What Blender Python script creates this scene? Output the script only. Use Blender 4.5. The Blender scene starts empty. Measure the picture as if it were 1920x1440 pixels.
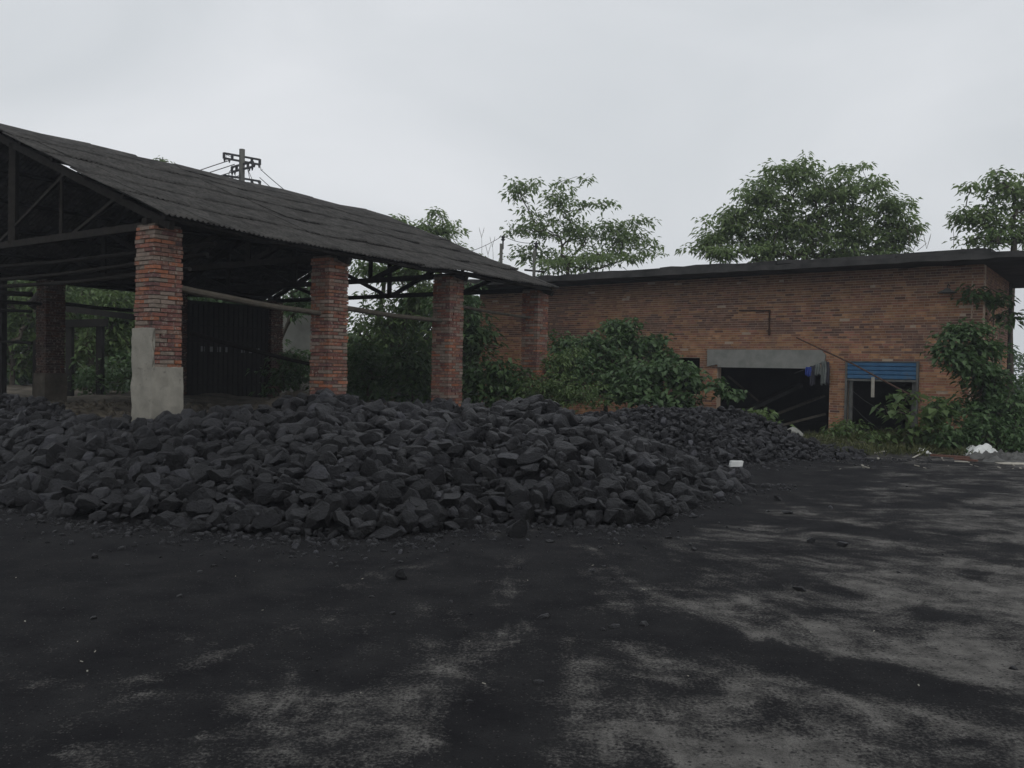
import bpy, bmesh, math, random
import numpy as np
from mathutils import Vector, Matrix, noise as mnoise
R = np.random.RandomState(11)
random.seed(5)
sc = bpy.context.scene
COL = sc.collection
PI = math.pi

# ---------------------------------------------------------------- camera
F = 1600.0                     # focal length in pixels of a 1920 px wide picture
ROLL, PITCH, CAMZ = 0.019, 0.01875, 1.55
cr, sr = math.cos(ROLL), math.sin(ROLL)
cp, sp = math.cos(math.atan(PITCH)), math.sin(math.atan(PITCH))
FW = Vector((0, cp, -sp)); UP = Vector((0, sp, cp)); RT = Vector((1, 0, 0))
cam_d = bpy.data.cameras.new('camera'); cam = bpy.data.objects.new('camera', cam_d); COL.objects.link(cam)
cam_d.sensor_width = 36; cam_d.lens = 36 * F / 1920; cam_d.clip_end = 2000; cam_d.clip_start = .05
right = RT * cr + UP * sr; up = UP * cr - RT * sr
m = Matrix((right, up, -FW)).transposed().to_4x4(); m.translation = Vector((0, 0, CAMZ))
cam.matrix_world = m
sc.camera = cam
def ray(px, py):
    dx, dy = px - 960, py - 720
    a = dx * cr + dy * sr; b = -dx * sr + dy * cr
    return FW + RT * (a / F) - UP * (b / F)
def W(px, py, Y):
    d = ray(px, py); return Vector((0, 0, CAMZ)) + d * (Y / d.y)
def G(px, py, z=0.0):
    d = ray(px, py); return Vector((0, 0, CAMZ)) + d * ((z - CAMZ) / d.z)

# ---------------------------------------------------------------- world, sun, exposure
wd = bpy.data.worlds.new('World'); sc.world = wd; wd.use_nodes = True
nt = wd.node_tree; nt.nodes.clear()
def N(nt, t, **k):
    n = nt.nodes.new(t)
    for a, b in k.items(): setattr(n, a, b)
    return n
SUN_EL, SUN_ROT = math.radians(52), math.radians(165)
sky = N(nt, 'ShaderNodeTexSky', sky_type='NISHITA'); sky.sun_disc = False
sky.sun_elevation = SUN_EL; sky.sun_rotation = SUN_ROT; sky.air_density = 1.5; sky.dust_density = 6
tc = N(nt, 'ShaderNodeTexCoord'); mp = N(nt, 'ShaderNodeMapping'); mp.inputs['Scale'].default_value = (1, 1, 2.2)
nz = N(nt, 'ShaderNodeTexNoise'); nz.inputs['Scale'].default_value = 1.9; nz.inputs['Distortion'].default_value = .6; nz.inputs['Detail'].default_value = 5; nz.inputs['Roughness'].default_value = .45
cl = N(nt, 'ShaderNodeValToRGB')
cl.color_ramp.elements[0].position = .3; cl.color_ramp.elements[0].color = (6.1, 6.45, 6.75, 1)
cl.color_ramp.elements[1].position = .72; cl.color_ramp.elements[1].color = (8.15, 8.35, 8.65, 1)
mx = N(nt, 'ShaderNodeMix', data_type='RGBA'); mx.inputs['Factor'].default_value = .93
bg = N(nt, 'ShaderNodeBackground'); bg.inputs['Strength'].default_value = .1
ow = N(nt, 'ShaderNodeOutputWorld')
L = nt.links.new
L(tc.outputs['Generated'], mp.inputs['Vector']); L(mp.outputs[0], nz.inputs['Vector']); L(nz.outputs['Fac'], cl.inputs[0])
L(sky.outputs[0], mx.inputs['A']); L(cl.outputs[0], mx.inputs['B']); L(mx.outputs['Result'], bg.inputs[0]); L(bg.outputs[0], ow.inputs[0])
sd = bpy.data.lights.new('sun', 'SUN'); sd.energy = .5; sd.angle = math.radians(25); sd.color = (1, .97, .92)
sun = bpy.data.objects.new('sun', sd); COL.objects.link(sun)
# sky sun_rotation is measured clockwise from +Y: direction to the sun
sdir = Vector((math.sin(SUN_ROT) * math.cos(SUN_EL), math.cos(SUN_ROT) * math.cos(SUN_EL), math.sin(SUN_EL)))
sun.rotation_euler = sdir.to_track_quat('Z', 'Y').to_euler()
sc.view_settings.view_transform = 'Standard'; sc.view_settings.look = 'None'
sc.view_settings.exposure = 0.0; sc.view_settings.gamma = 1
sc.cycles.max_bounces = 5; sc.cycles.transparent_max_bounces = 4

# ---------------------------------------------------------------- helpers
def tag(o, label=None, cat=None, group=None, kind=None):
    if label: o['label'] = label
    if cat: o['category'] = cat
    if group: o['group'] = group
    if kind: o['kind'] = kind
    return o
def empty(name, loc, label, cat, group=None):
    o = bpy.data.objects.new(name, None); COL.objects.link(o); o.location = loc; o.empty_display_size = .2
    return tag(o, label, cat, group)
def link(name, me, mat=None, parent=None):
    o = bpy.data.objects.new(name, me); COL.objects.link(o)
    if mat: me.materials.append(mat)
    if parent is not None:
        o.parent = parent
        o.matrix_parent_inverse = Matrix.Translation(-(world_loc(parent)))
    return o
def world_loc(o):
    v = Vector(o.location)
    return v if o.parent is None else Vector((0, 0, 0)) if o.type == 'MESH' else v
def mk(name, V, Fc, mat=None, parent=None, col=None, smooth=False):
    """geometry given in world coordinates; Fc is an (n,k) array or a list of tuples"""
    me = bpy.data.meshes.new(name)
    V = np.asarray(V, dtype=np.float32)
    if isinstance(Fc, np.ndarray):
        n, k = Fc.shape
        me.vertices.add(len(V)); me.vertices.foreach_set('co', V.ravel())
        me.loops.add(n * k); me.loops.foreach_set('vertex_index', Fc.astype(np.int32).ravel())
        me.polygons.add(n); me.polygons.foreach_set('loop_start', np.arange(0, n * k, k, dtype=np.int32))
        me.update(calc_edges=True)
    else:
        me.from_pydata(V.tolist(), [], Fc); me.update()
    if smooth: me.polygons.foreach_set('use_smooth', [True] * len(me.polygons))
    if col is not None:
        at = me.attributes.new('tint', 'FLOAT_COLOR', 'FACE')
        c = np.ones((len(me.polygons), 4), np.float32); c[:, :3] = col
        at.data.foreach_set('color', c.ravel())
    return link(name, me, mat, parent)
class MB:
    """collects simple solids (in world coordinates) that become ONE mesh"""
    def __init__(s): s.v = []; s.f = []; s.c = []
    def add(s, V, Fc, c=None):
        o = len(s.v); s.v += [tuple(p) for p in V]; s.f += [tuple(i + o for i in f) for f in Fc]
        s.c += [c or (1, 1, 1)] * len(Fc); return s
    def box(s, c, a, b, d, col=None):
        """centre c and three half-axis vectors"""
        c, a, b, d = Vector(c), Vector(a), Vector(b), Vector(d)
        V = [c + a * i + b * j + d * k for k in (-1, 1) for j in (-1, 1) for i in (-1, 1)]
        return s.add(V, [(0, 2, 3, 1), (4, 5, 7, 6), (0, 1, 5, 4), (2, 6, 7, 3), (0, 4, 6, 2), (1, 3, 7, 5)], col)
    def bar(s, p, q, w, h=None, col=None, upv=(0, 0, 1)):
        p, q = Vector(p), Vector(q); d = q - p; h = h or w
        u = Vector(upv); x = d.cross(u)
        if x.length < 1e-5: x = d.cross(Vector((0, 1, 0)))
        x.normalize(); z = x.cross(d).normalized()
        return s.box((p + q) / 2, x * w / 2, d / 2, z * h / 2, col)
    def tube(s, pts, r, n=8, col=None, cap=True):
        pts = [Vector(p) for p in pts]; rs = r if isinstance(r, (list, tuple)) else [r] * len(pts)
        V = []; prev = None
        for i, p in enumerate(pts):
            d = (pts[min(i + 1, len(pts) - 1)] - pts[max(i - 1, 0)]).normalized()
            ref = prev if prev is not None else (Vector((0, 0, 1)) if abs(d.z) < .9 else Vector((1, 0, 0)))
            x = (ref - d * ref.dot(d)).normalized(); prev = x; y = d.cross(x)
            V += [p + (x * math.cos(2 * PI * k / n) + y * math.sin(2 * PI * k / n)) * rs[i] for k in range(n)]
        Fc = [(i * n + k, i * n + (k + 1) % n, (i + 1) * n + (k + 1) % n, (i + 1) * n + k) for i in range(len(pts) - 1) for k in range(n)]
        if cap: Fc += [tuple(range(n - 1, -1, -1)), tuple((len(pts) - 1) * n + k for k in range(n))]
        return s.add(V, Fc, col)
    def build(s, name, mat, parent=None, tint=False, smooth=False):
        return mk(name, s.v, s.f, mat, parent, np.array(s.c, np.float32) if tint else None, smooth)

# ---------------------------------------------------------------- materials
def mat(name, color, rough=.85, spec=.3, var=None, vscale=3., bump=0., bscale=20., metallic=0., tint=False, extra=None):
    ma = bpy.data.materials.new(name); ma.use_nodes = True; nt = ma.node_tree; b = nt.nodes['Principled BSDF']; L = nt.links.new
    b.inputs['Roughness'].default_value = rough; b.inputs['Specular IOR Level'].default_value = spec; b.inputs['Metallic'].default_value = metallic
    b.inputs['Base Color'].default_value = (*color, 1)
    tc = N(nt, 'ShaderNodeTexCoord'); co = tc.outputs['Object']
    cur = None
    if tint:
        at = N(nt, 'ShaderNodeAttribute', attribute_name='tint'); cur = at.outputs['Color']
    if var is not None:
        nz = N(nt, 'ShaderNodeTexNoise'); nz.inputs['Scale'].default_value = vscale; nz.inputs['Detail'].default_value = 7; nz.inputs['Roughness'].default_value = .65
        L(co, nz.inputs['Vector'])
        rp = N(nt, 'ShaderNodeValToRGB'); rp.color_ramp.elements[0].position = .33; rp.color_ramp.elements[1].position = .68
        L(nz.outputs['Fac'], rp.inputs[0])
        if cur is None:
            rp.color_ramp.elements[0].color = (*color, 1); rp.color_ramp.elements[1].color = (*var, 1); cur = rp.outputs[0]
        else:
            rp.color_ramp.elements[0].color = (*color, 1); rp.color_ramp.elements[1].color = (*var, 1)
            mm = N(nt, 'ShaderNodeMix', data_type='RGBA', blend_type='MULTIPLY'); mm.inputs['Factor'].default_value = 1
            L(cur, mm.inputs['A']); L(rp.outputs[0], mm.inputs['B']); cur = mm.outputs['Result']
    if cur is not None: L(cur, b.inputs['Base Color'])
    if bump:
        n2 = N(nt, 'ShaderNodeTexNoise'); n2.inputs['Scale'].default_value = bscale; n2.inputs['Detail'].default_value = 6; n2.inputs['Roughness'].default_value = .7
        L(co, n2.inputs['Vector'])
        bp = N(nt, 'ShaderNodeBump'); bp.inputs['Strength'].default_value = bump; bp.inputs['Distance'].default_value = .02
        L(n2.outputs['Fac'], bp.inputs['Height']); L(bp.outputs[0], b.inputs['Normal'])
    if extra: extra(nt, b, co, cur)
    return ma
def patches(color, scale, lo, hi, detail=6, dist=0.):
    """lays patches of another substance (dust, lime, soot) over the colour so far"""
    def f(nt, b, co, cur):
        L = nt.links.new
        nz = N(nt, 'ShaderNodeTexNoise'); nz.inputs['Scale'].default_value = scale; nz.inputs['Detail'].default_value = detail; nz.inputs['Roughness'].default_value = .62; nz.inputs['Distortion'].default_value = dist
        L(co, nz.inputs['Vector'])
        rp = N(nt, 'ShaderNodeMapRange'); rp.inputs['From Min'].default_value = lo; rp.inputs['From Max'].default_value = hi
        L(nz.outputs['Fac'], rp.inputs['Value'])
        mm = N(nt, 'ShaderNodeMix', data_type='RGBA'); mm.inputs['B'].default_value = (*color, 1)
        L(rp.outputs[0], mm.inputs['Factor'])
        src = b.inputs['Base Color'].links[0].from_socket if b.inputs['Base Color'].links else None
        if src: L(src, mm.inputs['A'])
        else: mm.inputs['A'].default_value = b.inputs['Base Color'].default_value
        L(mm.outputs['Result'], b.inputs['Base Color'])
    return f
def leafmat(name, c1, c2, trans=.25):
    ma = bpy.data.materials.new(name); ma.use_nodes = True; nt = ma.node_tree; b = nt.nodes['Principled BSDF']; L = nt.links.new
    b.inputs['Roughness'].default_value = .5; b.inputs['Specular IOR Level'].default_value = .35
    at = N(nt, 'ShaderNodeAttribute', attribute_name='tint')
    mm = N(nt, 'ShaderNodeMix', data_type='RGBA'); mm.inputs['A'].default_value = (*c1, 1); mm.inputs['B'].default_value = (*c2, 1)
    sx = N(nt, 'ShaderNodeSeparateColor'); L(at.outputs['Color'], sx.inputs[0]); L(sx.outputs[0], mm.inputs['Factor'])
    L(mm.outputs['Result'], b.inputs['Base Color'])
    t = N(nt, 'ShaderNodeBsdfTranslucent'); L(mm.outputs['Result'], t.inputs[0])
    ms = N(nt, 'ShaderNodeMixShader'); ms.inputs[0].default_value = trans
    out = nt.nodes['Material Output']; L(b.outputs[0], ms.inputs[1]); L(t.outputs[0], ms.inputs[2]); L(ms.outputs[0], out.inputs[0])
    return ma
M = {}
M['brick'] = mat('old_brick', (.72, .7, .68), .9, .2, (1.15, 1.12, 1.1), 14, .7, 60, tint=True, extra=lambda nt, b, co, cur: (patches((.27, .22, .18), 18, .54, .66, 8, .4)(nt, b, co, cur), patches((.05, .042, .038), 5, .60, .75, 8)(nt, b, co, cur)))
M['mortar'] = mat('mortar', (.07, .058, .05), .95, .1, (.15, .13, .11), 9, .8, 50)
M['wallbrick'] = mat('wall_brick', (.7, .68, .66), .9, .2, (1.1, 1.08, 1.05), 6, .5, 50, tint=True, extra=patches((.17, .125, .10), .8, .58, .85, 8))
M['wallmortar'] = mat('wall_mortar', (.37, .28, .21), .95, .1, (.46, .37, .29), 3, .5, 40)
M['plaster'] = mat('cement_render', (.21, .20, .172), .9, .2, (.30, .285, .245), 3.5, .35, 30, extra=patches((.09, .085, .075), 9, .60, .72))
M['lintel'] = mat('lintel_concrete', (.19, .195, .18), .9, .2, (.27, .27, .25), 4, .3, 30)
M['asbestos'] = mat('asbestos_cement', (.030, .029, .028), .92, .1, (.085, .082, .077), 3.4, .6, 40, extra=patches((.028, .027, .025), 9, .52, .7))
M['timber'] = mat('old_timber', (.013, .012, .011), .9, .1, (.028, .025, .022), 8, .5, 30)
M['log'] = mat('weathered_log', (.065, .058, .047), .9, .15, (.12, .105, .085), 7, .5, 30)
M['slab'] = mat('stained_slab', (.038, .037, .037), .93, .1, (.075, .073, .07), 2.5, .5, 20, extra=patches((.02, .022, .02), 1.2, .5, .7))
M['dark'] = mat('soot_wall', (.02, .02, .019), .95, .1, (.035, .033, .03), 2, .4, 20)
def coal_extra(nt, b, co, cur):
    L = nt.links.new
    patches((.05, .049, .051), 1.3, .60, .78, 8)(nt, b, co, cur)
    geo = N(nt, 'ShaderNodeNewGeometry')           # loose lumps of one mesh differ a little
    oi = N(nt, 'ShaderNodeObjectInfo')
    ad = N(nt, 'ShaderNodeMath', operation='ADD'); L(geo.outputs['Random Per Island'], ad.inputs[0]); L(oi.outputs['Random'], ad.inputs[1])
    fr_ = N(nt, 'ShaderNodeMath', operation='FRACT'); L(ad.outputs[0], fr_.inputs[0])
    mr = N(nt, 'ShaderNodeMapRange'); mr.inputs['To Min'].default_value = .55; mr.inputs['To Max'].default_value = 1.9; L(fr_.outputs[0], mr.inputs['Value'])
    mm = N(nt, 'ShaderNodeMix', data_type='RGBA', blend_type='MULTIPLY'); mm.inputs['Factor'].default_value = 1
    L(b.inputs['Base Color'].links[0].from_socket, mm.inputs['A']); L(mr.outputs[0], mm.inputs['B']); L(mm.outputs['Result'], b.inputs['Base Color'])
    pk = N(nt, 'ShaderNodeMapRange'); pk.inputs['From Min'].default_value = .93; pk.inputs['From Max'].default_value = .95; pk.inputs['To Min'].default_value = 1; pk.inputs['To Max'].default_value = 2.6
    L(fr_.outputs[0], pk.inputs['Value']); m3 = N(nt, 'ShaderNodeMath', operation='MULTIPLY'); L(mr.outputs[0], m3.inputs[0]); L(pk.outputs[0], m3.inputs[1]); L(m3.outputs[0], mm.inputs['B'])
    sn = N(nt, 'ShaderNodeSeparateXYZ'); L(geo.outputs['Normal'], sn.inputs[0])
    dz1 = N(nt, 'ShaderNodeMapRange'); dz1.inputs['From Min'].default_value = .35; dz1.inputs['From Max'].default_value = .95; dz1.inputs['To Max'].default_value = .6; L(sn.outputs[2], dz1.inputs['Value'])  # top-lit look painted on upward facets as a paler dusty grey
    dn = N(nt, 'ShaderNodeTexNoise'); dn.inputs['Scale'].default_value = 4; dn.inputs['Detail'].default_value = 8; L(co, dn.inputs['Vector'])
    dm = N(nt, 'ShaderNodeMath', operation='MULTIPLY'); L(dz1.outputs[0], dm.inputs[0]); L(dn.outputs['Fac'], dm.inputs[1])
    toplit_mix = N(nt, 'ShaderNodeMix', data_type='RGBA'); toplit_mix.inputs['B'].default_value = (.060, .060, .066, 1)
    L(dm.outputs[0], toplit_mix.inputs['Factor']); L(mm.outputs['Result'], toplit_mix.inputs['A']); L(toplit_mix.outputs['Result'], b.inputs['Base Color'])
    for n in nt.nodes:
        if n.type == 'BUMP': n.inputs['Distance'].default_value = .22
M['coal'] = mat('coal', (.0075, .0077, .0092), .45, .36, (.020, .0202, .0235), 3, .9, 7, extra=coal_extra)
M['coalheap'] = mat('coal_heap', (.018, .018, .020), .7, .4, (.04, .04, .043), 8, 1., 30)
M['dirt'] = mat('shed_dirt', (.035, .031, .025), .97, .1, (.13, .115, .092), 2.2, 1., 14)
M['blue'] = mat('blue_paint', (.03, .10, .20), .6, .3, (.05, .15, .28), 3, .1, 20, extra=patches((.09, .10, .11), 3, .54, .72))
M['steel'] = mat('grey_steel', (.075, .08, .075), .7, .3, (.14, .14, .13), 5, .2, 30)
M['rust'] = mat('rusty_iron', (.045, .028, .02), .85, .3, (.09, .05, .035), 10, .4, 40)
M['pole'] = mat('pole_concrete', (.10, .10, .09), .9, .2, (.15, .15, .135), 2, .3, 20)
M['iron'] = mat('dark_iron', (.03, .03, .032), .7, .3, (.05, .05, .05), 6, .2, 30)
M['white'] = mat('white_plastic', (.62, .64, .63), .5, .4, (.75, .76, .75), 8, .6, 12)
M['tarp'] = mat('grey_tarpaulin', (.055, .055, .053), .7, .3, (.12, .12, .115), 4, .8, 10)
M['wood'] = mat('red_brown_plank', (.10, .05, .038), .9, .2, (.16, .09, .07), 12, .3, 30)
M['stick'] = mat('pale_stick', (.3, .28, .24), .9, .2, (.42, .4, .35), 12, .3, 30)
M['paleconc'] = mat('pale_concrete', (.22, .22, .2), .95, .1, (.32, .32, .29), 1.5, .4, 10)
M['cloth'] = mat('cloth_grey', (.12, .135, .13), .95, .1, (.18, .195, .185), 8, .4, 20)
M['clothdk'] = mat('cloth_dark', (.04, .04, .05), .95, .1, (.065, .065, .08), 8, .4, 20)
M['clothblue'] = mat('cloth_blue', (.03, .05, .22), .95, .1, (.05, .08, .3), 8, .4, 20)
M['glass'] = mat('dusty_glass', (.12, .12, .125), .3, .5)
M['bark'] = mat('bark', (.06, .052, .042), .95, .1, (.12, .105, .085), 12, .6, 30)
M['leafA'] = leafmat('tung_leaf', (.085, .14, .05), (.25, .33, .135), .5)
M['leafB'] = leafmat('mulberry_leaf', (.035, .075, .028), (.11, .18, .07), .38)
M['leafC'] = leafmat('yellow_green_leaf', (.055, .10, .034), (.15, .215, .075), .42)
M['leafD'] = leafmat('grass_blade', (.05, .065, .022), (.15, .16, .07), .3)

# ---------------------------------------------------------------- ground
def ground_material():
    ma = bpy.data.materials.new('yard_ground'); ma.use_nodes = True; nt = ma.node_tree; b = nt.nodes['Principled BSDF']; L = nt.links.new
    tc = N(nt, 'ShaderNodeTexCoord'); co = tc.outputs['Object']
    def noise(scale, detail=8, rough=.6, dist=0, vec=co):
        n = N(nt, 'ShaderNodeTexNoise'); n.inputs['Scale'].default_value = scale; n.inputs['Detail'].default_value = detail
        n.inputs['Roughness'].default_value = rough; n.inputs['Distortion'].default_value = dist; L(vec, n.inputs['Vector']); return n.outputs['Fac']
    def math_(op, a, b_=0, clamp=False):
        n = N(nt, 'ShaderNodeMath', operation=op); n.use_clamp = clamp
        for i, v in enumerate((a, b_)):
            if isinstance(v, (int, float)): n.inputs[i].default_value = v
            else: L(v, n.inputs[i])
        return n.outputs[0]
    def rng(v, a, b_, c=0, d=1, smooth=True):
        n = N(nt, 'ShaderNodeMapRange'); n.interpolation_type = 'SMOOTHSTEP' if smooth else 'LINEAR'
        for k, x in (('From Min', a), ('From Max', b_), ('To Min', c), ('To Max', d)): n.inputs[k].default_value = x
        L(v, n.inputs['Value']); return n.outputs[0]
    sx = N(nt, 'ShaderNodeSeparateXYZ'); L(co, sx.inputs[0]); X, Y = sx.outputs[0], sx.outputs[1]
    # swept coal dust lies thick near the heap and thins towards the open yard
    d = math_('SUBTRACT', math_('MULTIPLY', math_('ADD', X, 2.0), .75), math_('MULTIPLY', math_('SUBTRACT', Y, 3.1), .60))
    d = rng(d, -3.2, 3.0, -.120, .080, False)
    d = math_('ADD', d, 0.0)
    far = rng(Y, 13.5, 16.5, 0, .07)
    rot = N(nt, 'ShaderNodeMapping'); rot.inputs['Rotation'].default_value = (0, 0, math.radians(-16)); rot.inputs['Scale'].default_value = (.62, 1.15, 1); L(co, rot.inputs['Vector'])
    rot2 = N(nt, 'ShaderNodeMapping'); rot2.inputs['Rotation'].default_value = (0, 0, math.radians(12)); rot2.inputs['Scale'].default_value = (.42, 1.35, 1); L(co, rot2.inputs['Vector'])
    big = noise(1.55, 14, .68, .5)
    st = noise(2.1, 12, .68, .6, rot.outputs[0])
    st2 = noise(3.4, 12, .68, .5, rot2.outputs[0])
    # wheel tracks fan out from the heap
    vx = math_('SUBTRACT', X, .1); vy = math_('SUBTRACT', 9.5, Y)
    an = math_('ARCTAN2', vx, vy); rd = math_('SQRT', math_('ADD', math_('MULTIPLY', vx, vx), math_('MULTIPLY', vy, vy)), 0)
    cv = N(nt, 'ShaderNodeCombineXYZ'); L(math_('MULTIPLY', an, 9.0), cv.inputs[0]); L(math_('MULTIPLY', rd, .55), cv.inputs[1])
    fan = noise(1.0, 12, .70, .35, cv.outputs[0])
    def swath(ax, ay, bx, by, w, amt):
        # a strip of spilt coal dust along a line on the yard
        l = math.hypot(bx - ax, by - ay); ux, uy = (bx - ax) / l, (by - ay) / l
        px_, py_ = math_('SUBTRACT', X, ax), math_('SUBTRACT', Y, ay)
        al = math_('ADD', math_('MULTIPLY', px_, ux), math_('MULTIPLY', py_, uy)); ac = math_('ABSOLUTE', math_('ADD', math_('SUBTRACT', math_('MULTIPLY', px_, -uy), math_('MULTIPLY', py_, -ux)), math_('MULTIPLY', math_('SUBTRACT', big, .5), .9)))
        return math_('MULTIPLY', math_('MULTIPLY', rng(ac, w * .3, w, 1, 0), math_('MULTIPLY', rng(al, -.6, .3), rng(al, l - .3, l + .8, 1, 0))), amt)
    s = math_('ADD', math_('ADD', math_('MULTIPLY', big, .40), math_('MULTIPLY', st, .20)), math_('ADD', math_('MULTIPLY', st2, .10), math_('MULTIPLY', fan, .30)))
    s = math_('ADD', math_('ADD', s, d), far)
    s = math_('SUBTRACT', s, math_('ADD', swath(.55, 5.3, 2.9, 3.6, .34, .10), swath(.0, 3.0, .25, 6.4, .24, .055)))
    s = math_('SUBTRACT', s, swath(2.2, 9.5, 6.6, 6.3, .5, .05))
    grain = noise(55, 3, .7)
    s = math_('ADD', s, rng(grain, .3, .7, -.05, .05, False))
    mask = rng(s, .488, .605)
    fine = noise(130, 3, .8); mid = noise(7, 6, .6)
    lc = N(nt, 'ShaderNodeValToRGB'); e = lc.color_ramp.elements; e[0].position = .3; e[0].color = (.066, .064, .061, 1); e[1].position = .7; e[1].color = (.180, .173, .163, 1); L(mid, lc.inputs[0])
    dc = N(nt, 'ShaderNodeValToRGB'); e = dc.color_ramp.elements; e[0].position = .35; e[0].color = (.0122, .0123, .0140, 1); e[1].position = .7; e[1].color = (.0265, .0265, .0275, 1); L(noise(2.2, 8, .65), dc.inputs[0])
    mm = N(nt, 'ShaderNodeMix', data_type='RGBA'); L(mask, mm.inputs['Factor']); L(dc.outputs[0], mm.inputs['A']); L(lc.outputs[0], mm.inputs['B'])
    m2 = N(nt, 'ShaderNodeMix', data_type='RGBA', blend_type='MULTIPLY'); m2.inputs['Factor'].default_value = 1
    fr = N(nt, 'ShaderNodeValToRGB'); e = fr.color_ramp.elements; e[0].position = .3; e[0].color = (.55, .55, .55, 1); e[1].position = .75; e[1].color = (1.35, 1.35, 1.35, 1); L(fine, fr.inputs[0])
    vo = N(nt, 'ShaderNodeTexVoronoi'); vo.inputs['Scale'].default_value = 34; L(co, vo.inputs['Vector'])
    sv = N(nt, 'ShaderNodeSeparateColor'); L(vo.outputs['Color'], sv.inputs[0])
    pick = rng(sv.outputs[0], .62, .64); dot = rng(vo.outputs['Distance'], .16, .36, 1, 0); crumb = math_('MULTIPLY', math_('MULTIPLY', pick, dot), .8)
    vo2 = N(nt, 'ShaderNodeTexVoronoi'); vo2.inputs['Scale'].default_value = 75; L(co, vo2.inputs['Vector'])
    sv2 = N(nt, 'ShaderNodeSeparateColor'); L(vo2.outputs['Color'], sv2.inputs[0]); grit = math_('MULTIPLY', math_('MULTIPLY', rng(sv2.outputs[1], .90, .92), rng(vo2.outputs['Distance'], .2, .4, 1, 0)), .35)
    mc = N(nt, 'ShaderNodeMix', data_type='RGBA'); mc.inputs['B'].default_value = (.012, .012, .013, 1); L(crumb, mc.inputs['Factor']); L(mm.outputs['Result'], mc.inputs['A'])
    mg = N(nt, 'ShaderNodeMix', data_type='RGBA'); mg.inputs['B'].default_value = (.16, .15, .14, 1); L(grit, mg.inputs['Factor']); L(mc.outputs['Result'], mg.inputs['A'])
    L(mg.outputs['Result'], m2.inputs['A']); L(fr.outputs[0], m2.inputs['B']); L(m2.outputs['Result'], b.inputs['Base Color'])
    b.inputs['Roughness'].default_value = .95; b.inputs['Specular IOR Level'].default_value = .06
    bp = N(nt, 'ShaderNodeBump'); bp.inputs['Strength'].default_value = .7; bp.inputs['Distance'].default_value = .012
    L(math_('ADD', noise(42, 6, .75), math_('MULTIPLY', fine, .5)), bp.inputs['Height']); L(bp.outputs[0], b.inputs['Normal'])
    return ma
mk('ground', [(-74, -14, 0), (74, -14, 0), (74, 134, 0), (-74, 134, 0)], [(0, 1, 2, 3)], ground_material())['kind'] = 'structure'

# ---------------------------------------------------------------- shed geometry
E = Vector((.5665, .824, 0)).normalized(); Gd = Vector((-.824, .5665, 0)).normalized(); Z = Vector((0, 0, 1))
P1 = Vector((-5.23, 12.4, 0)); BAY = 3.43; PW = .49; SPAN = 10.3     # outer corner of the first pillar
EAVE0 = P1 - Gd * .35; RUN = 5.48; LEN = 10.5
def eave_z(t): return 3.60 - .10 * min(1, max(0, t / 3.4)) - .02 * max(0, t - 7) / 3
def ridge_z(t): return 5.72 - .05 * t / 10
def sheet_z(t, s):
    """height of the roof at t along the eave and s in from the front eave (0..2*RUN)"""
    k = s / RUN if s <= RUN else (2 * RUN - s) / RUN
    z = eave_z(t) * (1 - k) + ridge_z(t) * k
    z += -.022 * math.sin(PI * ((t / BAY) % 1)) + .022 * mnoise.noise(Vector((t * .8, s * .6, 3.1))) * 2
    return z
def RP(t, s, dz=0.0): return EAVE0 + E * t + Gd * s + Z * (sheet_z(t, s) + dz)
shed = empty('open_shed', P1, 'open-sided storage shed with brick pillars, timber trusses and sagging dark corrugated roof', 'shed')

BR = [(.24, .105, .075), (.205, .092, .072), (.265, .125, .082), (.175, .084, .072), (.23, .14, .11), (.24, .19, .16), (.145, .078, .074), (.31, .125, .072), (.20, .11, .088)]
def pillar(corner, z0, z1, seed, plaster=None, tone=1.0):
    rr = random.Random(seed); mb = MB(); core = MB()
    cw = PW / 4
    ctr = corner + E * PW / 2 + Gd * PW / 2
    core.box(ctr + Z * ((z0 + z1) / 2), E * (PW / 2 - .028), Gd * (PW / 2 - .028), Z * ((z1 - z0) / 2))
    n = int((z1 - z0) / .063)
    for i in range(n):
        z = z0 + i * .063 + .0315
        cells = [(0, 0, 1, 2), (0, 2, 1, 2), (3, 0, 1, 2), (3, 2, 1, 2)] + [(1, j, 2, 1) for j in (0, 3)]
        if i % 2: cells = [(b, a, d, c) for a, b, c, d in cells]
        off = Vector((rr.uniform(-1, 1), rr.uniform(-1, 1), 0)) * .004
        for a, b, c, d in cells:
            base = rr.choice(BR); k = rr.uniform(.82, 1.12) * tone
            if rr.random() < .16: base = (.22, .18, .15)
            cx = (a + c / 2) * cw; cy = (b + d / 2) * cw
            j = rr.uniform(-.016, .008)
            sx = c * cw / 2 - .006; sy = d * cw / 2 - .006
            cc = corner + E * cx + Gd * cy + off + Z * z
            # erosion: the outward end of the brick moves in or out
            ox = (1 if cx > PW / 2 else -1); oy = (1 if cy > PW / 2 else -1)
            cc = cc + E * ox * j + Gd * oy * rr.uniform(-.011, .006)
            mb.box(cc, (E + Gd * rr.uniform(-.02, .02)) * sx, (Gd + E * rr.uniform(-.02, .02)) * sy, (Z + E * rr.uniform(-.02, .02)) * (.0258 + rr.uniform(-.004, .002)), tuple(x * k for x in base))
    p = mb.build('pillar', M['brick'], shed, tint=True)
    core.build('mortar_core', M['mortar'], p)
    if plaster: plaster(p, corner)
    return p
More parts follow.
